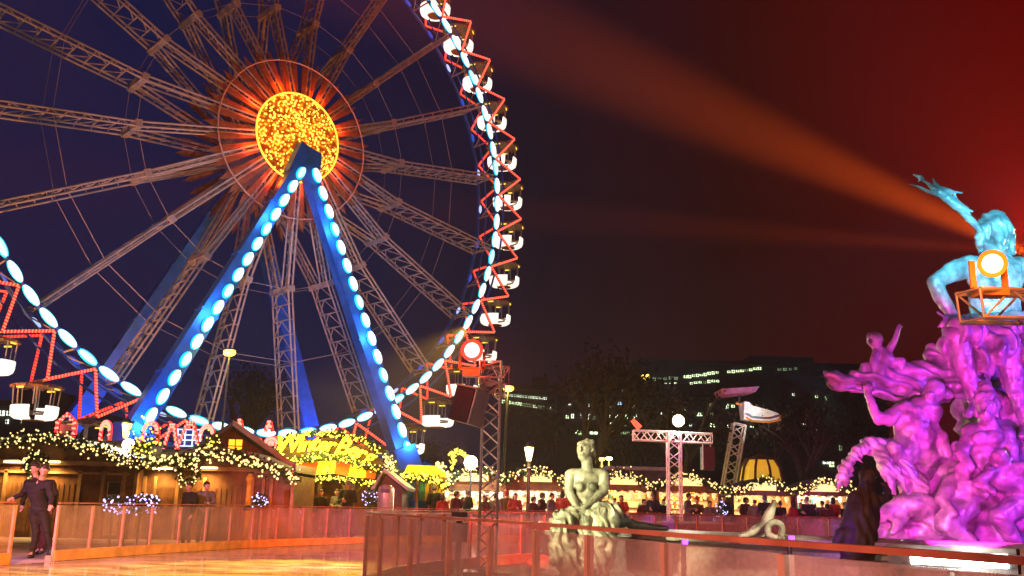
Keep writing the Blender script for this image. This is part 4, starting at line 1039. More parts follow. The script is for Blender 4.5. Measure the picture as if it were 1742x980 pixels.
MB().beam((.22, .1, .3), (.4, .25, .62), .03).beam((.25, .1, 0), (.5, .25, -.05), .03).build('bracket', 'dark_metal', t)

# ================================================================ crossbar tower
Y = 31.0; tx = gx(1148, Y); t = thing('truss_tower', (tx, Y, 0), 'white T shaped lattice tower with a crossbar in front of the stalls', 'truss tower')
zt = at(1148, 742, Y).z; X0, X1 = gx(1078, Y)-tx, gx(1213, Y)-tx
MB().truss((0, 0, .05), (0, 0, zt+.12), .40, .03, 12).build('mast', 'white_paint', t)
MB().truss((X0, 0, zt+.0), (X1, 0, zt-.06), .30, .03, 11).build('crossbar', 'white_paint', t)
MB().box((0, 0, .03), (1, 1, .06)).build('base_plate', 'dark_metal', t)
flare('stage_light', 1154, 716, 31, .17, 'lamp_white', 'white stage light on top of the crossbar tower', 'lamp_warm', 220, (1, .9, .75), post=False)
pz = at(1154, 716, 31); 
t = thing('stage_light', tuple(at(1083, 722, 31)), 'small red lit stage light at the left end of the crossbar', 'stage light')
MB().tube((-.14, 0, .14), (.10, 0, -.12), .07, .10, 12).build('housing_or_halo', 'led_red', t); MB().beam((.1, 0, -.1), (.1, 0, -.32), .03).build('yoke', 'dark_metal', t)
t = thing('loudspeaker', tuple(at(1204, 780, 31)), 'dark loudspeaker hanging from the right end of the crossbar', 'loudspeaker')
MB().box((0, 0, 0), (.40, .40, .72)).build('cabinet', 'dark_metal', t); MB().box((0, -.21, 0), (.36, .02, .68)).build('grille', 'speaker_grille', t); MB().beam((-.19, -.21, -.34), (-.19, -.21, .5), .03).beam((.1, 0, .36), (.1, 0, .5), .03).build('bracket', 'alu', t)

# ================================================================ carousel boat on a lattice arm
Y = 62; t = thing('flying_carousel', (gx(1232, Y), Y, 0), 'white boat of a flying ride on a leaning lattice arm under a pink canvas', 'ride'); ox = t.location.x
V_ = lambda px, py, dy=0: at(px, py, Y+dy)-Vector((ox, Y, 0))
MB().truss((V_(1226, 860).x, 0, .1), V_(1257, 722), .75, .07, 12).build('arm', 'white_paint', t)
a, b = V_(1268, 705), V_(1322, 709)
q = MB(); n_ = 10; V = []; F = []
for i in range(n_+1):
    f = i/n_; x = V_(1262, 705).x+(V_(1328, 705).x-V_(1262, 705).x)*f; wd = 1.0*math.sin(math.pi*min(1, .25+f*.75))**.6+.05
    zt_ = V_(0+1290, 691).z-.55*f+(.2 if f < .2 else 0); zb2 = V_(1290, 718).z+.25*abs(f-.5)
    V += [(x, -wd, zt_), (x, -wd*.55, zb2), (x, wd*.55, zb2), (x, wd, zt_)]
for i in range(n_):
    for k_ in range(3): F.append((4*i+k_, 4*i+k_+1, 4*i+4+k_+1, 4*i+4+k_))
F += [(0, 1, 2, 3), (4*n_+3, 4*n_+2, 4*n_+1, 4*n_)]
q.add(V, F).build('boat', 'white_paint', t)
P = [V_(1262, 712)+Vector((0, -1.1, 0)), V_(1272, 719)+Vector((0, -1.2, 0)), V_(1300, 721)+Vector((0, -1.2, 0)), V_(1318, 717)+Vector((0, -1.1, 0)), V_(1322, 709)+Vector((0, -.8, 0))]
MB().path(P, .07, 6).path([V_(1252, 686), V_(1275, 692), V_(1290, 694)], .10, 6).build('rail', 'orange_tube', t)
MB().tube(V_(1291, 722), V_(1291, 690)+Vector((0, -1.2, 0)), .04, .04, 6).tube(V_(1258, 690), V_(1258, 672), .08, .08, 6).build('rod', 'black', t)
MB().prism([(V_(1221, 665).x, V_(1221, 665).z), (V_(1284, 661).x, V_(1284, 661).z), (V_(1278, 670).x, V_(1278, 670).z), (V_(1226, 674).x, V_(1226, 674).z)], -1.2, 1.2).build('canopy', 'pink_canvas', t)
spot('ride_light', (gx(1290, 54), 54, 3), at(1290, 705, 62), (1, .85, .7), 2600, 24, .5)
spot('ride_light', (gx(1250, 54), 54, 3), at(1252, 666, 62), (1, .35, .5), 1500, 24, .5)

# ================================================================ orange truss, right foreground
Y = 9.6; pL = at(1650, 520, Y); pe_ = at(1990, 528, Y+1.2)
t = thing('stage_truss', (pe_.x, pe_.y, 0), 'orange lit lattice beam reaching in from the right in front of the sea god', 'stage truss'); o_ = Vector((pe_.x, pe_.y, 0))
MB().truss(pL-o_, pe_-o_, .30, .024, 7, h=.30).build('crossbar', 'steel', t)
MB().truss((0, 0, .05), (0, 0, pe_.z+.3), .34, .03, 10).build('mast', 'steel', t); MB().box((0, 0, .03), (.9, .9, .06)).build('base_plate', 'dark_metal', t)
p = at(1688, 449, Y-.05)
t = thing('moving_head_light', tuple(p), 'round orange glowing stage light standing on the orange lattice beam', 'stage light')
hd = Matrix.Rotation(R(-16), 3, 'Z'); dd = hd @ Vector((-.12, -1, -.12)).normalized()
MB().tube(dd*-.02, dd*-.26, .135, .085, 24).build('housing_or_halo', 'orange_tube', t)
MB().tube(dd*.0, dd*.03, .142, .142, 30).build('lens_ring', 'lamp_orange_rim', t)
MB().ball(dd*.02, .100, 20, 14).build('lamp', 'lamp_orange', t, True)
q = MB()
for s_ in (-1, 1): q.beam((s_*.165, .1, .05), (s_*.165, .1, -.24), .03, .06)
q.box((0, .1, -.25), (.36, .1, .04)); q.box((0, .1, -.29), (.30, .2, .07)); q.build('yoke', 'orange_tube', t)
point('moving_head_light_glow', p+dd*.35+Vector((0, 0, -.1)), (1, .20, .02), 26, .12)
spot('truss_wash_light', p+Vector((-.6, -2.6, 1.5)), p+Vector((.5, 0, -.5)), (1, .16, .008), 900, 70, .6)
# ================================================================ fountain
FC = Vector((FX, FY, 0))
t = thing('fountain_basin', tuple(FC), 'low round stone basin wall around the magenta lit figures', 'fountain basin')
MB().lathe([(11.0, 0), (10.9, .12), (10.6, .18), (10.55, .62), (10.9, .70), (10.95, .80), (10.6, .84), (9.9, .84), (9.7, .78), (9.7, .2)], n=96).build('rim', 'granite', t)
MB().lathe([(0, .45), (9.75, .45)], n=64).build('water', 'water_dark', t)
YN = 22.0
# heap of rock
rk = [pe((1680, 900, 0), (150, 110, 60)), pe((1650, 830, -.3), (75, 70, 80)), pe((1740, 800, 0), (70, 90, 110)), pe((1560, 890, -.4), (70, 60, 38)), pe((1500, 900, -.2), (42, 50, 26)),
      pe((1700, 720, .4), (70, 70, 80)), pe((1590, 800, .2), (42, 50, 45)), pe((1680, 650, .6), (60, 50, 45)), pe((1640, 620, .5), (50, 40, 28)), pe((1800, 700, .5), (80, 80, 160)), pe((1760, 620, .7), (60, 50, 46)),
      pc((1545, 860, -.2), 26, (1600, 790, 0), 30), pc((1620, 880, -1.0), 40, (1700, 820, -.9), 48), pe((1660, 850, -1.3), (55, 34, 40)), pe((1710, 900, -1.2), (40, 30, 45))]
rock = organic('fountain_rocks', rk, 'rock', .06, 2, .20, 1.3, folds=(.07, (.35, .2, 1), 10))
tag(rock, 'tall heap of rock under the sea god, lit magenta', 'rock')
# shell / fin-like drape reaching left
sh = [pc((1600, 640, 0), 34, (1540, 652, -.2), 26), pc((1540, 650, -.2), 25, (1480, 645, -.3), 20), pc((1480, 645, -.3), 19, (1425, 645, -.4), 8), pc((1425, 645, -.4), 8, (1402, 640, -.5), 3), pc((1412, 652, -.4), 5, (1403, 632, -.5), 1.6), pc((1430, 640, -.4), 9, (1421, 632, -.4), 5),
      pc((1470, 640, -.3), 15, (1472, 626, -.3), 7), pc((1420, 655, -.4), 6, (1530, 678, -.5), 7), pc((1530, 678, -.5), 8, (1610, 676, -.4), 12), pc((1600, 620, 0), 26, (1585, 600, 0), 14), pe((1560, 640, -.1), (50, 30, 24)), pe((1640, 640, -.2), (40, 40, 34))]
o = organic('shell_statue', sh, 'bronze', .045, 3, .06, 2.2, folds=(.05, (.5, .2, 1.3), 16)); tag(o, 'wide ribbed shell thrusting out to the left under the sea god, magenta lit', 'statue')
# sea god: seated, seen from behind-left
N = [pe((1692, 520, 0), (44, 34, 60)), pe((1694, 470, 0), (52, 32, 36)), pe((1696, 570, 0), (44, 34, 30)), pe((1668, 452, -.1), (22, 20, 18)), pe((1722, 455, 0), (24, 20, 19)), pe((1676, 490, -.25), (18, 14, 26)), pe((1716, 492, -.2), (20, 14, 26)),
     pc((1692, 445, 0), 24, (1688, 412, 0), 19), pe((1686, 398, 0), (25, 27, 31)), pe((1668, 402, -.1), (9, 12, 16)), pc((1664, 398, -.1), 4, (1659, 404, -.15), 3.2), pe((1671, 388, -.15), (10, 10, 6)), pe((1666, 414, -.1), (7, 9, 9)), pc((1668, 420, 0), 8, (1672, 438, -.05), 5),
     # left arm
     pc((1650, 452, 0), 20, (1618, 464, -.15), 18), pe((1630, 455, -.1), (20, 18, 14)), pc((1618, 464, -.15), 17, (1590, 480, -.3), 13), pc((1590, 480, -.3), 13.5, (1602, 508, -.35), 13), pc((1602, 508, -.35), 13, (1618, 533, -.4), 9.5), pe((1600, 500, -.36), (12, 12, 15)),
     pe((1617, 542, -.45), (11, 9, 8)), pc((1613, 545, -.5), 3.4, (1602, 549, -.55), 3), pc((1602, 549, -.55), 3, (1596, 556, -.5), 2.6), pc((1616, 547, -.5), 3.6, (1607, 556, -.55), 3.1), pc((1607, 556, -.55), 3, (1602, 564, -.5), 2.6), pc((1621, 548, -.5), 3.5, (1614, 558, -.55), 3), pc((1614, 558, -.55), 3, (1612, 566, -.5), 2.6), pc((1626, 546, -.5), 3.2, (1622, 556, -.55), 2.8), pc((1610, 540, -.5), 3.6, (1600, 535, -.6), 3), pc((1600, 535, -.6), 3, (1594, 530, -.6), 2.6),
     # right arm reaches away
     pc((1735, 455, 0), 20, (1775, 480, .1), 17), pc((1775, 480, .1), 16, (1790, 540, .2), 11), pc((1790, 540, .2), 10, (1770, 570, .1), 9),
     # thighs and legs
     pc((1680, 578, -.1), 28, (1628, 572, -.7), 24), pc((1626, 570, -.7), 22, (1640, 620, -.75), 18), pc((1640, 620, -.75), 17, (1655, 668, -.7), 12), pe((1634, 612, -.6), (18, 18, 26)), pc((1655, 668, -.7), 10, (1658, 692, -.75), 9), pc((1658, 694, -.8), 9, (1645, 706, -1.0), 6),
     pc((1710, 580, -.1), 28, (1716, 600, -.8), 24), pc((1716, 600, -.8), 22, (1728, 660, -.75), 17), pc((1728, 660, -.75), 16, (1745, 725, -.7), 10), pc((1745, 725, -.7), 9, (1738, 742, -1.0), 7)]
o = organic('sea_god_statue', N, 'bronze', .036, 2, .022, 6)
tag(o, 'giant seated bronze sea god seen from behind, torso lit cyan, hand on his knee', 'statue')
hr = [pe((1690, 390, .02), (29, 30, 30)), pe((1676, 374, 0), (12, 12, 9)), pe((1695, 368, 0), (14, 14, 9)), pc((1705, 395, .05), 18, (1712, 425, .1), 14), pc((1712, 425, .1), 13, (1706, 448, -.1), 10), pc((1690, 410, .1), 18, (1692, 438, -.15), 13), pc((1678, 400, -.1), 8, (1676, 440, -.2), 7), pc((1696, 384, -.2), 16, (1698, 430, -.3), 13)]
organic('hair', hr, 'bronze', .04, 2, .05, 4, folds=(.035, (1.2, .3, .25), 28), parent=o)
dr = [pc((1672, 560, -.3), 26, (1640, 566, -.8), 26), pc((1640, 566, -.8), 24, (1612, 590, -.6), 15), pc((1612, 585, -.6), 14, (1618, 620, -.5), 9), pc((1685, 566, -.5), 28, (1676, 610, -.9), 17), pc((1676, 610, -.9), 15, (1682, 640, -.8), 8), pc((1715, 560, -.5), 28, (1702, 600, -1.0), 18), pc((1740, 560, -.4), 28, (1738, 606, -.9), 16), pc((1690, 560, -.5), 26, (1730, 556, -.5), 26)]
organic('drapery', dr, 'bronze', .045, 2, .04, 3, folds=(.06, (1.3, .4, .25), 16), parent=o)
# trident tangled with fish
tr = [pc((1668, 392, -.2), 6, (1630, 352, -.3), 7), pc((1640, 358, -.3), 9, (1612, 338, -.35), 9), pc((1612, 338, -.35), 8, (1598, 326, -.4), 8), pc((1598, 328, -.4), 6, (1578, 312, -.45), 3.4), pc((1578, 312, -.45), 3.4, (1554, 297, -.5), 1.4), pc((1565, 302, -.5), 4.6, (1556, 298, -.5), 1), pc((1562, 309, -.5), 1.6, (1571, 303, -.5), 2.4),
      pc((1596, 330, -.4), 5, (1578, 325, -.5), 3.4), pc((1578, 325, -.5), 3.4, (1562, 317, -.5), 2.4), pc((1562, 317, -.5), 2.4, (1546, 314, -.5), 1), pc((1600, 322, -.4), 5, (1590, 312, -.4), 3), pc((1590, 312, -.4), 3, (1587, 302, -.4), 1),
      pc((1602, 322, -.4), 6, (1622, 327, -.4), 3), pc((1622, 327, -.4), 3, (1637, 328, -.4), 1.2), pc((1622, 327, -.4), 2.6, (1630, 340, -.4), 1.2), pc((1618, 342, -.4), 6, (1640, 355, -.4), 3), pc((1640, 355, -.4), 3, (1652, 366, -.4), 1.4), pc((1632, 352, -.4), 5, (1654, 360, -.4), 2)]
o = organic('trident', tr, 'bronze', .022, 1, .012, 6); tag(o, 'bronze trident tangled with sea creatures, slanting up left over the head of the sea god', 'trident')
# putto
pu = [pe((1488, 578, -.3), (14, 13, 14)), pe((1482, 573, -.35), (8, 9, 9)), pe((1479, 582, -.45), (4, 4, 5)), pc((1492, 592, -.3), 9, (1505, 612, -.3), 14), pe((1506, 612, -.3), (16, 13, 16)), pc((1512, 596, -.3), 7, (1522, 580, -.35), 5.5), pc((1522, 580, -.35), 5.5, (1528, 562, -.35), 4),
      pe((1529, 558, -.35), (4.5, 3, 4)), pc((1528, 558, -.35), 1.6, (1523, 553, -.35), 1.2), pc((1529, 557, -.35), 1.5, (1528, 550, -.35), 1.1), pc((1530, 557, -.35), 1.5, (1533, 551, -.35), 1.1), pc((1531, 558, -.35), 1.5, (1537, 555, -.35), 1.1), pc((1527, 560, -.35), 1.5, (1522, 560, -.35), 1.1), pc((1490, 600, -.35), 7, (1484, 618, -.4), 6), pc((1484, 618, -.4), 6, (1487, 632, -.45), 4), pc((1500, 622, -.35), 10, (1498, 636, -.5), 8), pc((1518, 618, -.3), 10, (1534, 614, -.4), 7), pc((1534, 614, -.4), 7, (1534, 626, -.4), 5)]
o = organic('cherub_statue', pu, 'bronze', .028, 2, .008, 6); tag(o, 'small bronze cherub waving one arm on top of the ribbed shell', 'statue')
# triton holding the shell from below, seen from behind
def man(name, prims, label, vox=.042, folds=None, mat='bronze', bump=.02):
    o = organic(name, prims, mat, vox, 1, bump*1.6, 6, folds=folds); tag(o, label, 'statue'); return o
man('triton_statue', [pe((1556, 735, -.9), (34, 26, 46)), pe((1548, 705, -.9), (32, 22, 22)), pe((1572, 700, -.9), (30, 22, 24)), pc((1580, 685, -.8), 16, (1588, 668, -.9), 14), pe((1590, 664, -.9), (17, 16, 19)), pe((1583, 674, -1.1), (8, 7, 8)),
     pc((1532, 700, -.9), 15, (1512, 712, -1.0), 12), pc((1512, 712, -1.0), 12, (1496, 713, -1.05), 10), pc((1496, 713, -1.05), 10.5, (1484, 692, -1.0), 8), pc((1484, 692, -1.0), 8, (1477, 672, -.9), 6), pe((1475, 664, -.85), (7, 6, 7)),
     pc((1473, 662, -.9), 2.4, (1467, 656, -.9), 2), pc((1476, 660, -.9), 2.4, (1473, 652, -.9), 2), pc((1479, 661, -.9), 2.4, (1479, 652, -.9), 2), pc((1481, 664, -.9), 2.3, (1485, 657, -.9), 2),
     pc((1540, 765, -.9), 26, (1525, 790, -1.0), 20), pc((1525, 790, -1.0), 18, (1520, 765, -1.3), 14), pe((1562, 775, -.8), (34, 26, 24)), pc((1575, 720, -.8), 16, (1600, 745, -.9), 12), pc((1600, 745, -.9), 11, (1612, 775, -1.0), 8)],
    'muscular bronze triton seen from behind, bracing the ribbed shell with a raised arm')
man('bearded_statue', [pe((1678, 694, -1.7), (15, 14, 19)), pc((1669, 680, -1.7), 5, (1688, 680, -1.75), 5), pe((1678, 696, -1.98), (3.4, 4, 5)), pe((1678, 708, -1.85), (10, 8, 9)), pc((1678, 712, -1.6), 13, (1682, 730, -1.5), 15), pe((1682, 756, -1.4), (42, 26, 32)), pe((1655, 735, -1.4), (18, 16, 15)), pe((1708, 738, -1.4), (18, 16, 15)),
     pc((1652, 738, -1.4), 13, (1634, 772, -1.7), 10), pc((1634, 772, -1.7), 10, (1650, 796, -2.0), 8), pc((1712, 742, -1.5), 13, (1722, 782, -1.8), 10), pc((1722, 782, -1.8), 9.5, (1690, 796, -2.2), 7), pe((1684, 798, -2.25), (8, 7, 6)), pe((1690, 790, -1.4), (38, 28, 34)), pe((1668, 745, -1.75), (14, 8, 12)), pe((1694, 746, -1.75), (14, 8, 12))],
    'bearded bronze figure facing forward below the legs of the sea god')
o2 = bpy.data.objects['bearded_statue']
organic('beard_hair', [pe((1678, 678, -1.6), (18, 16, 13)), pc((1662, 684, -1.6), 6, (1662, 706, -1.6), 5), pc((1694, 684, -1.6), 6, (1695, 706, -1.6), 5), pe((1678, 665, -1.5), (14, 14, 10)), pe((1676, 655, -1.4), (10, 10, 10))], 'bronze', .04, 1, .06, 5, parent=o2)
man('reclining_statue', [pe((1700, 780, -2.2), (14, 13, 16)), pe((1706, 810, -2.0), (30, 24, 26)), pc((1715, 815, -2.0), 22, (1750, 850, -1.9), 20), pc((1690, 802, -2.2), 10, (1664, 822, -2.4), 8), pc((1664, 822, -2.4), 7.5, (1690, 838, -2.6), 6), pc((1722, 800, -2.2), 12, (1748, 796, -2.3), 9), pc((1748, 850, -1.9), 20, (1700, 880, -2.3), 16), pc((1700, 880, -2.3), 15, (1728, 925, -2.2), 10), pe((1702, 777, -2.42), (3, 3, 4))],
    'bronze figure twisting at the lower right corner of the rock heap')
man('figure_statue', [pe((1640, 800, -1.9), (12, 12, 15)), pe((1632, 835, -1.6), (30, 24, 30)), pc((1620, 820, -1.7), 13, (1600, 850, -1.9), 10), pc((1600, 850, -1.9), 9, (1622, 872, -2.2), 7), pc((1640, 860, -1.6), 24, (1610, 890, -2.0), 18), pc((1610, 890, -2.0), 16, (1650, 920, -2.0), 12), pc((1652, 825, -1.8), 10, (1676, 842, -2.2), 8), pe((1640, 798, -2.12), (3, 3, 4))],
    'crouching bronze figure low on the rocks under the bearded one')
# sea horses: scaly fore legs with webbed hoofs
man('sea_horse_statue', [pc((1560, 790, -.6), 30, (1510, 768, -.9), 20), pc((1510, 768, -.9), 20, (1476, 757, -1.1), 12), pc((1476, 757, -1.1), 11, (1452, 776, -1.3), 8), pc((1452, 776, -1.3), 8, (1436, 798, -1.4), 9), pc((1436, 798, -1.4), 9, (1428, 822, -1.4), 6), pc((1446, 790, -1.4), 5, (1450, 812, -1.4), 2), pc((1432, 812, -1.4), 6, (1424, 834, -1.4), 2), pc((1440, 812, -1.4), 6, (1438, 830, -1.4), 2), pe((1480, 756, -1.1), (16, 12, 11)),
     pc((1500, 770, -1.2), 14, (1508, 800, -1.5), 11), pc((1508, 800, -1.5), 10, (1516, 826, -1.6), 8), pc((1516, 822, -1.6), 7, (1510, 846, -1.6), 2.4), pc((1518, 822, -1.6), 6, (1524, 840, -1.6), 3), pc((1522, 800, -1.5), 9, (1548, 842, -1.5), 4), pc((1530, 790, -1.2), 14, (1560, 830, -1.2), 20), pc((1448, 776, -1.3), 4, (1468, 788, -1.4), 2)],
    'scaly sea horse legs with webbed hoofs curling out at the left of the rocks', .035, folds=(.02, (1, .3, 1), 30))
man('sea_turtle_statue', [pe((1556, 862, -1.4), (40, 30, 22)), pc((1520, 868, -1.5), 14, (1500, 876, -1.6), 12), pe((1496, 876, -1.6), (14, 12, 11)), pc((1580, 880, -1.5), 12, (1600, 905, -1.7), 6), pc((1535, 880, -1.6), 12, (1520, 905, -1.8), 6), pe((1505, 905, -1.0), (40, 30, 26)), pe((1570, 905, -1.0), (50, 34, 26))],
    'rounded sea creature lying dark purple at the foot of the rocks')
# figure on the rim: seated woman, warm white light
Yw = 15.6
def w(a, ra, b, rb): return pc(a, ra, b, rb, Yw)
def we(a, r): return pe(a, r, Yw)
W_ = [we((994, 766, 0), (13, 14, 17)), we((992, 776, -.04), (9, 9, 9)), we((987, 764, -.15), (3, 3.4, 4)), we((989, 757, -.12), (7, 5, 3)), we((989, 773, -.13), (4.6, 3.4, 2.2)), w((997, 780, 0), 9.5, (1000, 800, 0), 9.5),
      we((998, 818, 0), (27, 15, 20)), we((1000, 842, 0), (20, 14, 20)), we((1000, 865, 0), (24, 18, 17)), we((986, 828, -.13), (8, 7, 8)), we((1008, 829, -.13), (8, 7, 8)), w((974, 806, 0), 9, (1022, 806, 0), 9),
      w((970, 808, 0), 9.5, (968, 838, -.05), 8.4), w((968, 838, -.05), 8, (985, 868, -.25), 6), w((985, 868, -.25), 5.5, (993, 884, -.33), 4.6), w((1026, 808, 0), 9.5, (1028, 836, -.1), 8.2), w((1028, 836, -.1), 7.8, (1008, 852, -.3), 6), w((1008, 852, -.3), 5.6, (994, 864, -.38), 4.4),
      we((992, 866, -.38), (5.5, 5, 5)), w((990, 868, -.4), 2, (984, 876, -.42), 1.7), w((992, 869, -.4), 2, (988, 879, -.42), 1.7), w((994, 869, -.4), 2, (993, 880, -.42), 1.7), w((996, 868, -.4), 2, (998, 877, -.42), 1.6), w((989, 863, -.4), 2, (983, 866, -.44), 1.6),
      we((993, 887, -.35), (5.5, 5, 6)), w((991, 890, -.36), 2, (987, 899, -.38), 1.6), w((994, 891, -.36), 2, (993, 901, -.38), 1.6), w((997, 890, -.36), 2, (998, 899, -.38), 1.6),
      w((985, 880, -.1), 20, (958, 888, -.45), 18), w((958, 888, -.45), 17, (962, 960, -.5), 13), w((1008, 880, -.1), 20, (1034, 872, -.45), 17), w((1034, 872, -.45), 16, (1030, 950, -.5), 13), w((962, 985, -.5), 7, (955, 990, -.75), 5), w((1030, 975, -.5), 8, (1026, 985, -.75), 5)]
o = organic('seated_woman_statue', W_, 'bronze_pale', .017, 2, .004, 9); tag(o, 'pale seated bronze woman looking up, hands crossed on her lap, lit warm white', 'statue')
hw_ = [we((1000, 762, .05), (12, 15, 15)), we((1000, 755, .03), (11, 13, 9)), w((1006, 768, .08), 7, (1005, 780, .08), 6), w((986, 754, -.02), 4, (1004, 752, -.02), 4)]
organic('hair', hw_, 'bronze_pale', .017, 1, .03, 12, parent=o)
dw = [w((985, 882, -.1), 22, (957, 892, -.45), 20), w((957, 890, -.45), 20, (952, 950, -.5), 17), w((957, 900, -.48), 18, (972, 985, -.5), 16), w((1008, 882, -.1), 22, (1036, 876, -.45), 20), w((1036, 878, -.45), 19, (1022, 960, -.5), 18), w((1000, 890, -.35), 20, (996, 985, -.45), 18), w((1010, 850, .15), 8, (1040, 868, .1), 8), w((1040, 868, .1), 9, (1058, 898, .1), 7), we((1000, 880, 0), (34, 22, 16))]
organic('drapery', dw, 'bronze_pale', .016, 1, .015, 6, folds=(.032, (1.1, .3, .45), 40), parent=o)
ch = [w((962, 846, -.1), 3, (970, 866, -.3), 3)]
t = thing('statue_plinth', tuple(at(1000, 940, 15.9)), 'dark stone block under the seated bronze woman on the basin edge', 'plinth'); t.location = (at(1000, 940, 15.9).x, 15.9, 0)
MB().lathe([(.75, 0), (.75, .15), (.62, .22), (.60, .68), (.7, .74), (.7, .80), (0, .80)], n=24).build('block', 'granite', t)
sl = organic('shaded_rim_shape', [w((1040, 880, .1), 13, (1075, 893, .15), 9), w((1075, 893, .15), 8, (1135, 899, .2), 4), we((1052, 886, .1), (22, 14, 12))], 'bronze_shaded', .02, 2, .004, 8); tag(sl, 'dark shape added for the shaded rim beside the hip of the seated bronze woman', 'statue')  # dark solid added where the basin rim lies in shadow
# coiled snake figure on the rim at right
Ys = 14.4
def s_(a, ra, b, rb): return pc(a, ra, b, rb, Ys)
sn = [s_((1258, 914, 0), 5, (1280, 905, 0), 7), s_((1280, 905, 0), 7, (1300, 893, 0), 8), s_((1300, 893, 0), 8, (1309, 874, 0), 8.5), s_((1309, 874, 0), 8.5, (1315, 860, 0), 6), s_((1315, 860, 0), 6, (1317, 853, -.04), 3), s_((1270, 912, .1), 6, (1300, 914, .1), 6)]
for i in range(12):
    a0, a1 = R(-30+300*i/12), R(-30+300*(i+1)/12)
    sn.append(s_((1318+13*math.cos(a0), 901-13*math.sin(a0), -.05-.02*i), 5.5, (1318+13*math.cos(a1), 901-13*math.sin(a1), -.05-.02*(i+1)), 5.5))
o = organic('snake_statue', sn, 'bronze_pale', .018, 2, .006, 9); tag(o, 'pale bronze snake coiled on the basin edge, head raised', 'statue')
# dark draped figure standing with its back to us
Yd = 13.4
def d_(a, ra, b, rb): return pc(a, ra, b, rb, Yd)
dk = [pe((1474, 812, 0), (13, 15, 17), Yd), d_((1474, 826, 0), 10, (1471, 842, 0), 14), pe((1470, 858, 0), (29, 20, 22), Yd), d_((1452, 850, 0), 12, (1448, 915, 0), 18), d_((1488, 852, 0), 11, (1476, 912, .02), 16), d_((1465, 870, 0), 27, (1460, 925, 0), 30), d_((1440, 905, 0), 16, (1426, 920, 0), 11), d_((1490, 850, 0), 9, (1512, 846, -.1), 7.5), d_((1512, 846, -.1), 7, (1506, 828, -.2), 6), pe((1504, 823, -.22), (7, 6, 6), Yd), pe((1482, 806, .05), (11, 11, 10), Yd), d_((1445, 930, 0), 18, (1448, 960, 0), 18), d_((1470, 930, 0), 18, (1468, 960, 0), 18)]
o = organic('draped_statue', dk, 'bronze_shaded', .022, 3, .01, 6, folds=(.012, (1.2, .2, .3), 34)); tag(o, 'dark unlit draped statue standing with its back turned, left of the magenta rocks', 'statue')
t = thing('statue_plinth', (at(1458, 950, Yd).x, Yd, 0), 'dark stone block under the unlit draped statue', 'plinth')
MB().lathe([(.62, 0), (.62, .15), (.52, .2), (.50, .5), (.56, .56), (0, .56)], n=20).build('block', 'granite', t)
spot('statue_edge_light', (at(1560, 900, 14.5).x, 15.0, .8), at(1480, 880, Yd), (1, .9, .65), 30, 40, .6)
# flood lamps on the plaza
def ground_flood(px, py, Yq, label, mat, aimto, c, W, r=.13, ang=95):
    p = at(px, py, Yq); t = thing('plaza_floodlight', (p.x, Yq, 0), label, 'floodlight', 'floodlights on the plaza'); z = p.z
    MB().box((0, .1, z), (r*2.6, .16, r*2)).build('housing_or_halo', 'dark_metal', t); MB().box((0, .0, z), (r*2.3, .05, r*1.7)).build('lamp', mat, t)
    MB().tube((0, .1, 0), (0, .1, z-r), .03, .03, 8).lathe([(.16, 0), (.16, .03), (0, .03)], n=12).build('stand', 'dark_metal', t)
    spot('plaza_light', p+Vector((0, -.12, 0)), aimto, c, W, ang, .8, .1)
    return t
p_ = at(1628, 951, 3.75); t = thing('plaza_floodlight', (p_.x, p_.y, 0), 'glaring white light bar just behind the near barrier at the right', 'floodlight', 'floodlights on the plaza'); hd = (0, 0, R(-38))
MB().box((0, .04, p_.z), (.46, .06, .09), hd).build('housing_or_halo', 'dark_metal', t); MB().box((0, -.01, p_.z), (.34, .03, .05), hd).build('lamp', 'lamp_white', t); MB().tube((0, .05, 0), (0, .05, p_.z-.03), .02, .02, 8).lathe([(.14, 0), (.14, .03), (0, .03)], n=12).build('stand', 'dark_metal', t)
point('plaza_light', p_+Vector((-.06, -.12, .0)), (1, .88, .68), 10, .03)
spot('plaza_light', p_+Vector((0, .2, .05)), (11, 20, 1), (1, .8, .55), 500, 70, .8)
ground_flood(1346, 915, 13.2, 'small violet floodlight on the plaza below the coiled snake', 'violet_lamp', (8, 16, 2), (.5, .1, 1), 25, .028)
ground_flood(1165, 922, 11.5, 'small violet floodlight on the plaza near the dark shape by the seated woman', 'violet_lamp', (8, 17, 3), (.6, .1, 1), 60, .026)
# dark spotlight on a stand
p = at(782, 878, 10.6); t = thing('stand_spotlight', (p.x, p.y, 0), 'switched off black floodlight on a stand behind the near barrier', 'floodlight')
MB().box((0, 0, p.z), (.17, .14, .085)).build('housing_or_halo', 'black', t); q = MB()
for i in range(5): q.box((-.07+.035*i, .075, p.z), (.01, .03, .08))
q.tube((0, 0, p.z-.05), (0, 0, .25), .035, .035, 8); q.build('stand', 'dark_metal', t)
MB().box((0, 0, p.z-.17), (.18, .15, .2)).build('control_box', 'dark_metal', t)
MB().box((0, 0, .13), (.62, .5, .25)).build('base', 'dark_metal', t)
p = at(902, 890, 8.3)
t = thing('rail_clamp_camera', (p.x, p.y, p.z), 'small black clip on gadget on the near barrier rail', 'clip'); MB().box((0, 0, 0), (.09, .05, .03)).build('clip_body', 'black', t); MB().tube((.05, 0, 0), (.07, 0, 0), .02, .02, 8).build('lens', 'alu', t)
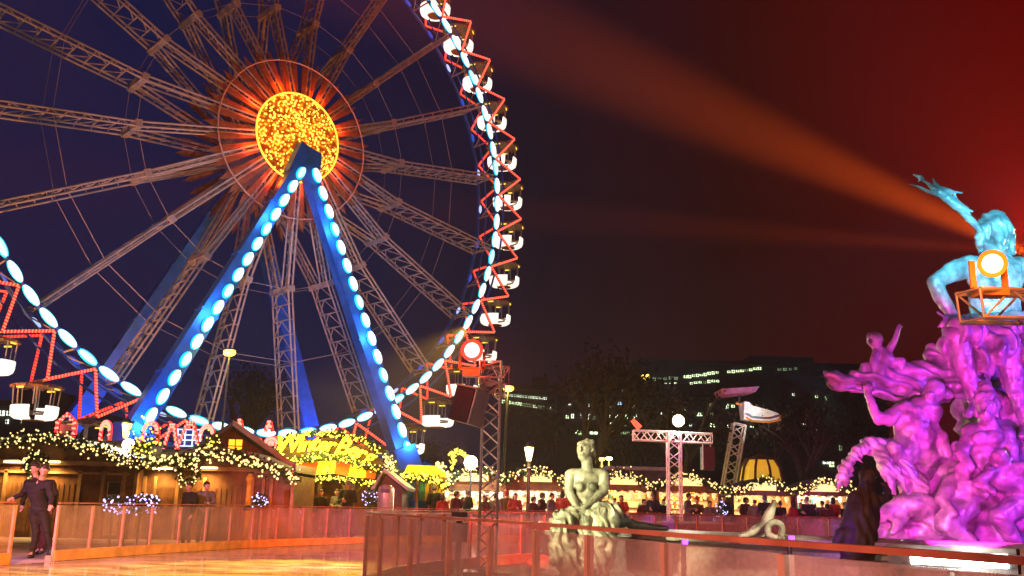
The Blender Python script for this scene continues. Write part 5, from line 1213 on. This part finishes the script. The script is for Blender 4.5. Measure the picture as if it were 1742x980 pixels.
# ================================================================ people
def human(J, fem=0, k=1.0):
    """primitives from joints (metres, local). returns skin, jacket, trousers, shoes, hair"""
    V = {n: Vector(v) for n, v in J.items()}; c = lambda a, ra, b, rb: ('c', a, ra*k, b, rb*k); E_ = lambda a, r: ('e', a, tuple(q*k for q in r))
    hd = V['head']; f = Vector(J.get('face', (0, -1, 0))).normalized(); sd = f.cross(Vector((0, 0, 1))).normalized(); up = Vector(J.get('up', (0, 0, 1))).normalized()
    skin = [E_(hd, (.075, .09, .115)), E_(hd-up*.05+f*.02, (.058, .065, .065)), c(hd-up*.08, .052, V['neck'], .055), E_(hd+f*.095-up*.015, (.014, .018, .024)), E_(hd+f*.078+up*.025, (.05, .02, .012)), E_(hd+f*.082-up*.05, (.024, .014, .009)), E_(hd+f*.075-up*.085, (.025, .02, .02)), E_(hd+sd*.078-up*.01, (.014, .02, .03)), E_(hd-sd*.078-up*.01, (.014, .02, .03)),
            c(V['neck'], .06, V['chest'], .12), c(V['chest'], .12, V['pelvis'], .11)]
    jk = [c(V['neck']-Vector((0, 0, .035)), .075, V['chest'], .135), E_(V['chest'], (.18, .125, .15)), c(V['chest'], .145, V['pelvis']+Vector((0, 0, .06)), .14), E_(V['pelvis']+Vector((0, 0, .02)), (.18, .14, .13))]
    tr = [E_(V['pelvis']-Vector((0, 0, .02)), (.165, .125, .12))]; sh = []
    for s in 'LR':
        S, E1, W1, H1, K1, A1 = (V[x+s] for x in ('sh', 'el', 'wr', 'hip', 'kn', 'an'))
        jk += [c(V['chest']+Vector((0, 0, .10)), .09, S, .082), c(S, .078, E1, .062), c(E1, .062, W1, .045)]
        skin += [c(S, .05, E1, .042), c(E1, .042, W1, .03), c(H1, .08, K1, .052), c(K1, .052, A1, .036)]
        d = (W1-E1).normalized(); pq = d.cross(f if abs(d.dot(f)) < .9 else Vector((0, 0, 1))).normalized(); pm = W1+d*.055
        skin.append(('c', W1+d*.02, .028*k, pm, .036*k))
        for i, L in enumerate((.062, .075, .072, .055)):
            o = pq*(-.027+.018*i); m = pm+o+d*(.03+L*.5); skin += [('c', pm+o*.9, .0105*k, m, .0095*k), ('c', m, .0095*k, m+(d*.8+f*.5).normalized()*L*.55, .008*k)]
        th = pm-d*.03-pq*.03; skin += [('c', th, .013*k, th-pq*.025+d*.03, .011*k), ('c', th-pq*.025+d*.03, .011*k, th-pq*.03+d*.06, .009*k)]
        tr += [c(H1, .105, K1, .072), c(K1, .070, A1+Vector((0, 0, .03)), .055)]
        ft = Vector(J.get('foot'+s, tuple(f))); ft = Vector((ft.x, ft.y, 0)).normalized()
        sh += [c(A1-Vector((0, 0, .0)), .052, A1+ft*.02-Vector((0, 0, .055)), .05), c(A1+ft*-.03-Vector((0, 0, .06)), .042, A1+ft*.15-Vector((0, 0, .068)), .036)]
        skin += [('c', A1, .034*k, A1+ft*.12-Vector((0, 0, .06)), .028*k)]
    hr = [E_(hd+up*.025-f*.022, (.086, .098, .108)), E_(hd+up*.065+f*.02, (.07, .075, .055))]
    return skin, jk, tr, sh, hr
def person(name, J, label, mats, vox=.016, group=None, loc=(0, 0, 0), rotz=0, extra_hair=(), fem=0):
    skin, jk, tr, sh, hr = human(J, fem); t = thing(name, loc, label, 'person', group, rotz)
    organic('body', skin, 'skin', min(vox, .014), 1, parent=t)
    organic('jacket', jk, mats[0], vox, 3, .006, 7, folds=(.006, (.3, .3, 1), 45), parent=t); organic('trousers', tr, mats[1], vox, 3, .005, 7, folds=(.005, (.2, .2, 1), 40), parent=t)
    organic('shoe', sh, 'black', vox, 1, parent=t); organic('hair', hr+list(extra_hair), mats[2] if len(mats) > 2 else 'hair', vox, 1, .006, 16, parent=t)
    return t
def ice_xy(px, py):
    d = CM @ Vector(((px-871)/FPX, -(py-490)/FPX, -1.0)); k = -EYE/d.z; return Vector((d.x*k, d.y*k, 0))
# front skater: leaning on the barrier with the right hand, legs apart
F0 = ice_xy(62, 949); s1 = F0.y/FPX
def jp(px, py, dy=0): v = at(px, py, F0.y+dy)-F0; return (v.x, v.y, v.z)
J = dict(head=jp(76, 800, 0), neck=jp(70, 818, .02), chest=jp(62, 838, .03), pelvis=jp(66, 868, .05), shL=jp(82, 826, -.02), elL=jp(88, 847, -.08), wrL=jp(86, 858, -.16), shR=jp(50, 826, .06), elR=jp(37, 841, .12), wrR=jp(26, 846, .10),
         hipL=jp(74, 874, .05), knL=jp(80, 905, -.04), anL=jp(86, 937, .0), hipR=jp(58, 874, .05), knR=jp(62, 905, 0), anR=jp(55, 940, -.02), face=(.35, -1, -.15), up=(.25, 0, 1), footL=(1, -.15, 0), footR=(.1, -1, 0))
person('person', J, 'skater in black steadying with one hand on the barrier, head tilted to the right', ('cloth_navy', 'cloth_black'), .014, loc=tuple(F0))
# second one just behind
F1 = F0+Vector((.12, .75, 0))
def jq(px, py, dy=0): v = at(px, py, F1.y+dy)-F1; return (v.x, v.y, v.z)
J2 = dict(head=jq(60, 797, 0), neck=jq(62, 814, 0), chest=jq(66, 834, 0), pelvis=jq(72, 868, 0), shL=jq(88, 822, 0), elL=jq(95, 845, -.05), wrL=jq(91, 862, -.12), shR=jq(48, 822, 0), elR=jq(42, 840, .05), wrR=jq(38, 858, 0),
          hipL=jq(80, 872), knL=jq(78, 903, -.06), anL=jq(72, 934, .05), hipR=jq(66, 872), knR=jq(68, 904, -.05), anR=jq(66, 935, .1), face=(-.3, -1, 0), footL=(.3, -1, 0), footR=(-.2, -1, 0))
person('person', J2, 'second skater close behind the one leaning on the barrier, mostly hidden', ('cloth_black', 'cloth_maroon'), .016, loc=tuple(F1))
# crowd prototypes
def stand(turn=0, arm=0, h=1.72):
    k = h/1.75; z = lambda v: v*k
    J = dict(head=(0, -.03, z(1.62)), neck=(0, .01, z(1.47)), chest=(0, .02, z(1.28)), pelvis=(0, .02, z(.98)), shL=(.19, .02, z(1.40)), shR=(-.19, .02, z(1.40)), hipL=(.09, .02, z(.93)), hipR=(-.09, .02, z(.93)), knL=(.10, -.02, z(.50)), knR=(-.10, .0, z(.50)), anL=(.11, .03, z(.10)), anR=(-.11, .02, z(.10)), face=(turn, -1, -.05))
    if arm == 0: J.update(elL=(.26, .04, z(1.12)), wrL=(.24, -.06, z(.88)), elR=(-.26, .04, z(1.12)), wrR=(-.24, -.06, z(.88)))
    elif arm == 1: J.update(elL=(.27, .02, z(1.12)), wrL=(.06, -.24, z(1.12)), elR=(-.27, .02, z(1.12)), wrR=(-.05, -.25, z(1.16)))
    else: J.update(elL=(.28, -.02, z(1.14)), wrL=(.12, -.22, z(1.38)), elR=(-.26, .04, z(1.12)), wrR=(-.24, -.06, z(.88)))
    return J
GRP = 'market visitors behind the far barrier'
bob = [('e', (0, .03, 1.55), (.095, .085, .12))]; hat = [('e', (0, -.02, 1.67), (.10, .11, .09)), ('e', (0, -.02, 1.78), (.035, .035, .035))]
protos = [person('person', stand(.3, 0), 'p', ('cloth_black', 'cloth_navy'), .026, GRP), person('person', stand(-.5, 1), 'p', ('cloth_red', 'cloth_black'), .026, GRP, extra_hair=bob), person('person', stand(.9, 2, 1.66), 'p', ('cloth_maroon', 'cloth_grey'), .026, GRP, extra_hair=bob),
          person('person', stand(-.2, 1, 1.8), 'p', ('cloth_navy', 'cloth_black', 'cloth_grey'), .026, GRP, extra_hair=hat), person('person', stand(.1, 0, 1.7), 'p', ('cloth_brown', 'cloth_black', 'cloth_red'), .026, GRP, extra_hair=hat), person('person', stand(.5, 1, 1.75), 'p', ('cloth_grey', 'cloth_navy'), .026, GRP)]
desc = ['black coat and dark hair', 'red jacket and long dark hair', 'maroon coat and long dark hair', 'navy coat and grey bobble hat', 'brown coat and red bobble hat', 'grey coat and short dark hair']
heads = [(738, 36.5), (752, 35.5), (776, 35.8), (794, 37.4), (824, 36.2), (842, 36.6), (861, 37.6), (876, 37.2), (907, 37.4), (922, 39), (938, 38), (957, 37.8), (968, 39),
         (1046, 38.6), (1057, 39.4), (1095, 39.8), (1111, 38.8), (1129, 39.6), (1171, 39.2), (1186, 40.2), (1208, 39.4), (1232, 40.4), (1269, 40.6), (1284, 39.6), (1301, 39.4), (1315, 40.6), (1327, 40.2), (1349, 39.6), (1362, 40.2), (1374, 39.7), (1386, 40.7), (1399, 40.3), (1407, 39.6), (1418, 40.1), (1438, 39.6), (1450, 40.5)]
areas = [(850, 'under the round floodlight'), (970, 'beside the classic street lamp'), (1112, 'left of the crossbar tower'), (1240, 'right of the crossbar tower'), (1345, 'behind the snake statue'), (1600, 'at the whitest stall')]
rp = random.Random(5); used = {}
od = ['', 'second ', 'third ', 'fourth ', 'fifth ', 'sixth ', 'seventh ', 'eighth ', 'ninth ']
cnt = {}
for i, (px, Y) in enumerate(heads):
    k = [0, 1, 2, 3, 0, 5, 4, 1, 0, 2, 5, 1, 0][i % 13] if i % 4 else rp.choice((0, 2, 3, 5))
    area = next(a for x, a in areas if px < x); n_ = cnt.get(area, 0); cnt[area] = n_+1
    lab = 'visitor in %s, %s from left %s' % (desc[k], ('first' if n_ == 0 else od[n_].strip()), area)
    x = gx(px, Y); rz = rp.uniform(-1.2, 1.2) if rp.random() < .6 else math.pi+rp.uniform(-.8, .8)
    if k not in used: t = protos[k]; t.location = (x, Y, 0); t.rotation_euler = (0, 0, rz); t['label'] = lab; used[k] = 1
    else: t = copy_tree(protos[k], (x, Y, 0), rz, lab)
    s = rp.uniform(.90, 1.07); t.scale = (s, s, s)
for k, t in enumerate(protos):
    if k not in used:
        t.location = (gx(700+k*6, 38.5), 38.5, 0); t['label'] = 'visitor in %s standing by the cloth stall' % desc[k]
for px, Y, k, lab in ((320, 24.6, 0, 'left one of the two people behind the barrier by the chalet, black coat'), (348, 25.0, 5, 'right one of the two people behind the barrier by the chalet, grey coat'), (545, 32.6, 0, 'visitor in black coat under the striped canopy, left one'), (572, 33, 5, 'visitor in grey coat under the striped canopy, middle one'), (590, 32.4, 3, 'visitor in bobble hat under the striped canopy, right one'), (470, 30, 0, 'visitor in black coat between the lit column and the yellow lantern')):
    c = copy_tree(protos[k], (gx(px, Y), Y, 0), rp.uniform(-.8, .8), lab)
# violet fairy lights on small bushes along the barrier
def bush(px, py, Y, r, label, seed):
    rn = random.Random(seed); p = at(px, py, Y); t = thing('lit_bush', (p.x, Y, 0), label, 'bush', 'small bushes with violet fairy lights'); z = max(p.z, .3)
    b = MB(); V = []; F = []; bl = MB()
    for i in range(260):
        d = Vector((rn.gauss(0, 1), rn.gauss(0, 1), rn.gauss(0, 1))).normalized()*r*rn.random()**.4; c = Vector((0, 0, z))+d; n1 = d.normalized().orthogonal()*.035; n2 = Vector((rn.gauss(0, 1), rn.gauss(0, 1), rn.gauss(0, 1))).normalized()*.06; k = len(V); V += [c+n1, c-n1, c+n2]; F.append((k, k+1, k+2))
    b.add(V, F); b.tube((0, 0, 0), (0, 0, z), .03, .02, 6); b.build('foliage', 'fir', t)
    for i in range(26):
        d = Vector((rn.gauss(0, 1), -abs(rn.gauss(0, .6)), rn.gauss(0, 1))).normalized()*r*rn.uniform(.5, 1.1); bl.ball(Vector((0, 0, z))+d, rn.uniform(.016, .028), 5, 4)
    tag(bl.build('light_bulbs', 'bulb_violet', t), kind='stuff')
for i, (px, py, Y, r, lab) in enumerate(((193, 857, 23.3, .28, 'violet lit bush, first one left of the seated pair by the chalet'), (215, 861, 23.6, .30, 'violet lit bush, second from the left along the barrier'), (240, 858, 24, .34, 'violet lit bush, third from the left along the barrier'), (258, 860, 24.2, .32, 'violet lit bush, fourth from the left along the barrier'),
        (442, 852, 28.5, .30, 'violet lit bush right of the lit column'), (472, 852, 29.4, .34, 'violet lit bush left of the yellow lantern'), (496, 868, 29.8, .34, 'violet lit bush under the yellow lantern'), (630, 847, 32, .36, 'violet lit bush left of the steel bin'), (1225, 866, 40, .4, 'violet lit bush between the stalls right of the crossbar tower'), (1222, 884, 39.4, .35, 'violet lit bush low behind the far barrier under the ride arm'))):
    bush(px, py, Y, r*.8, lab, 60+i)
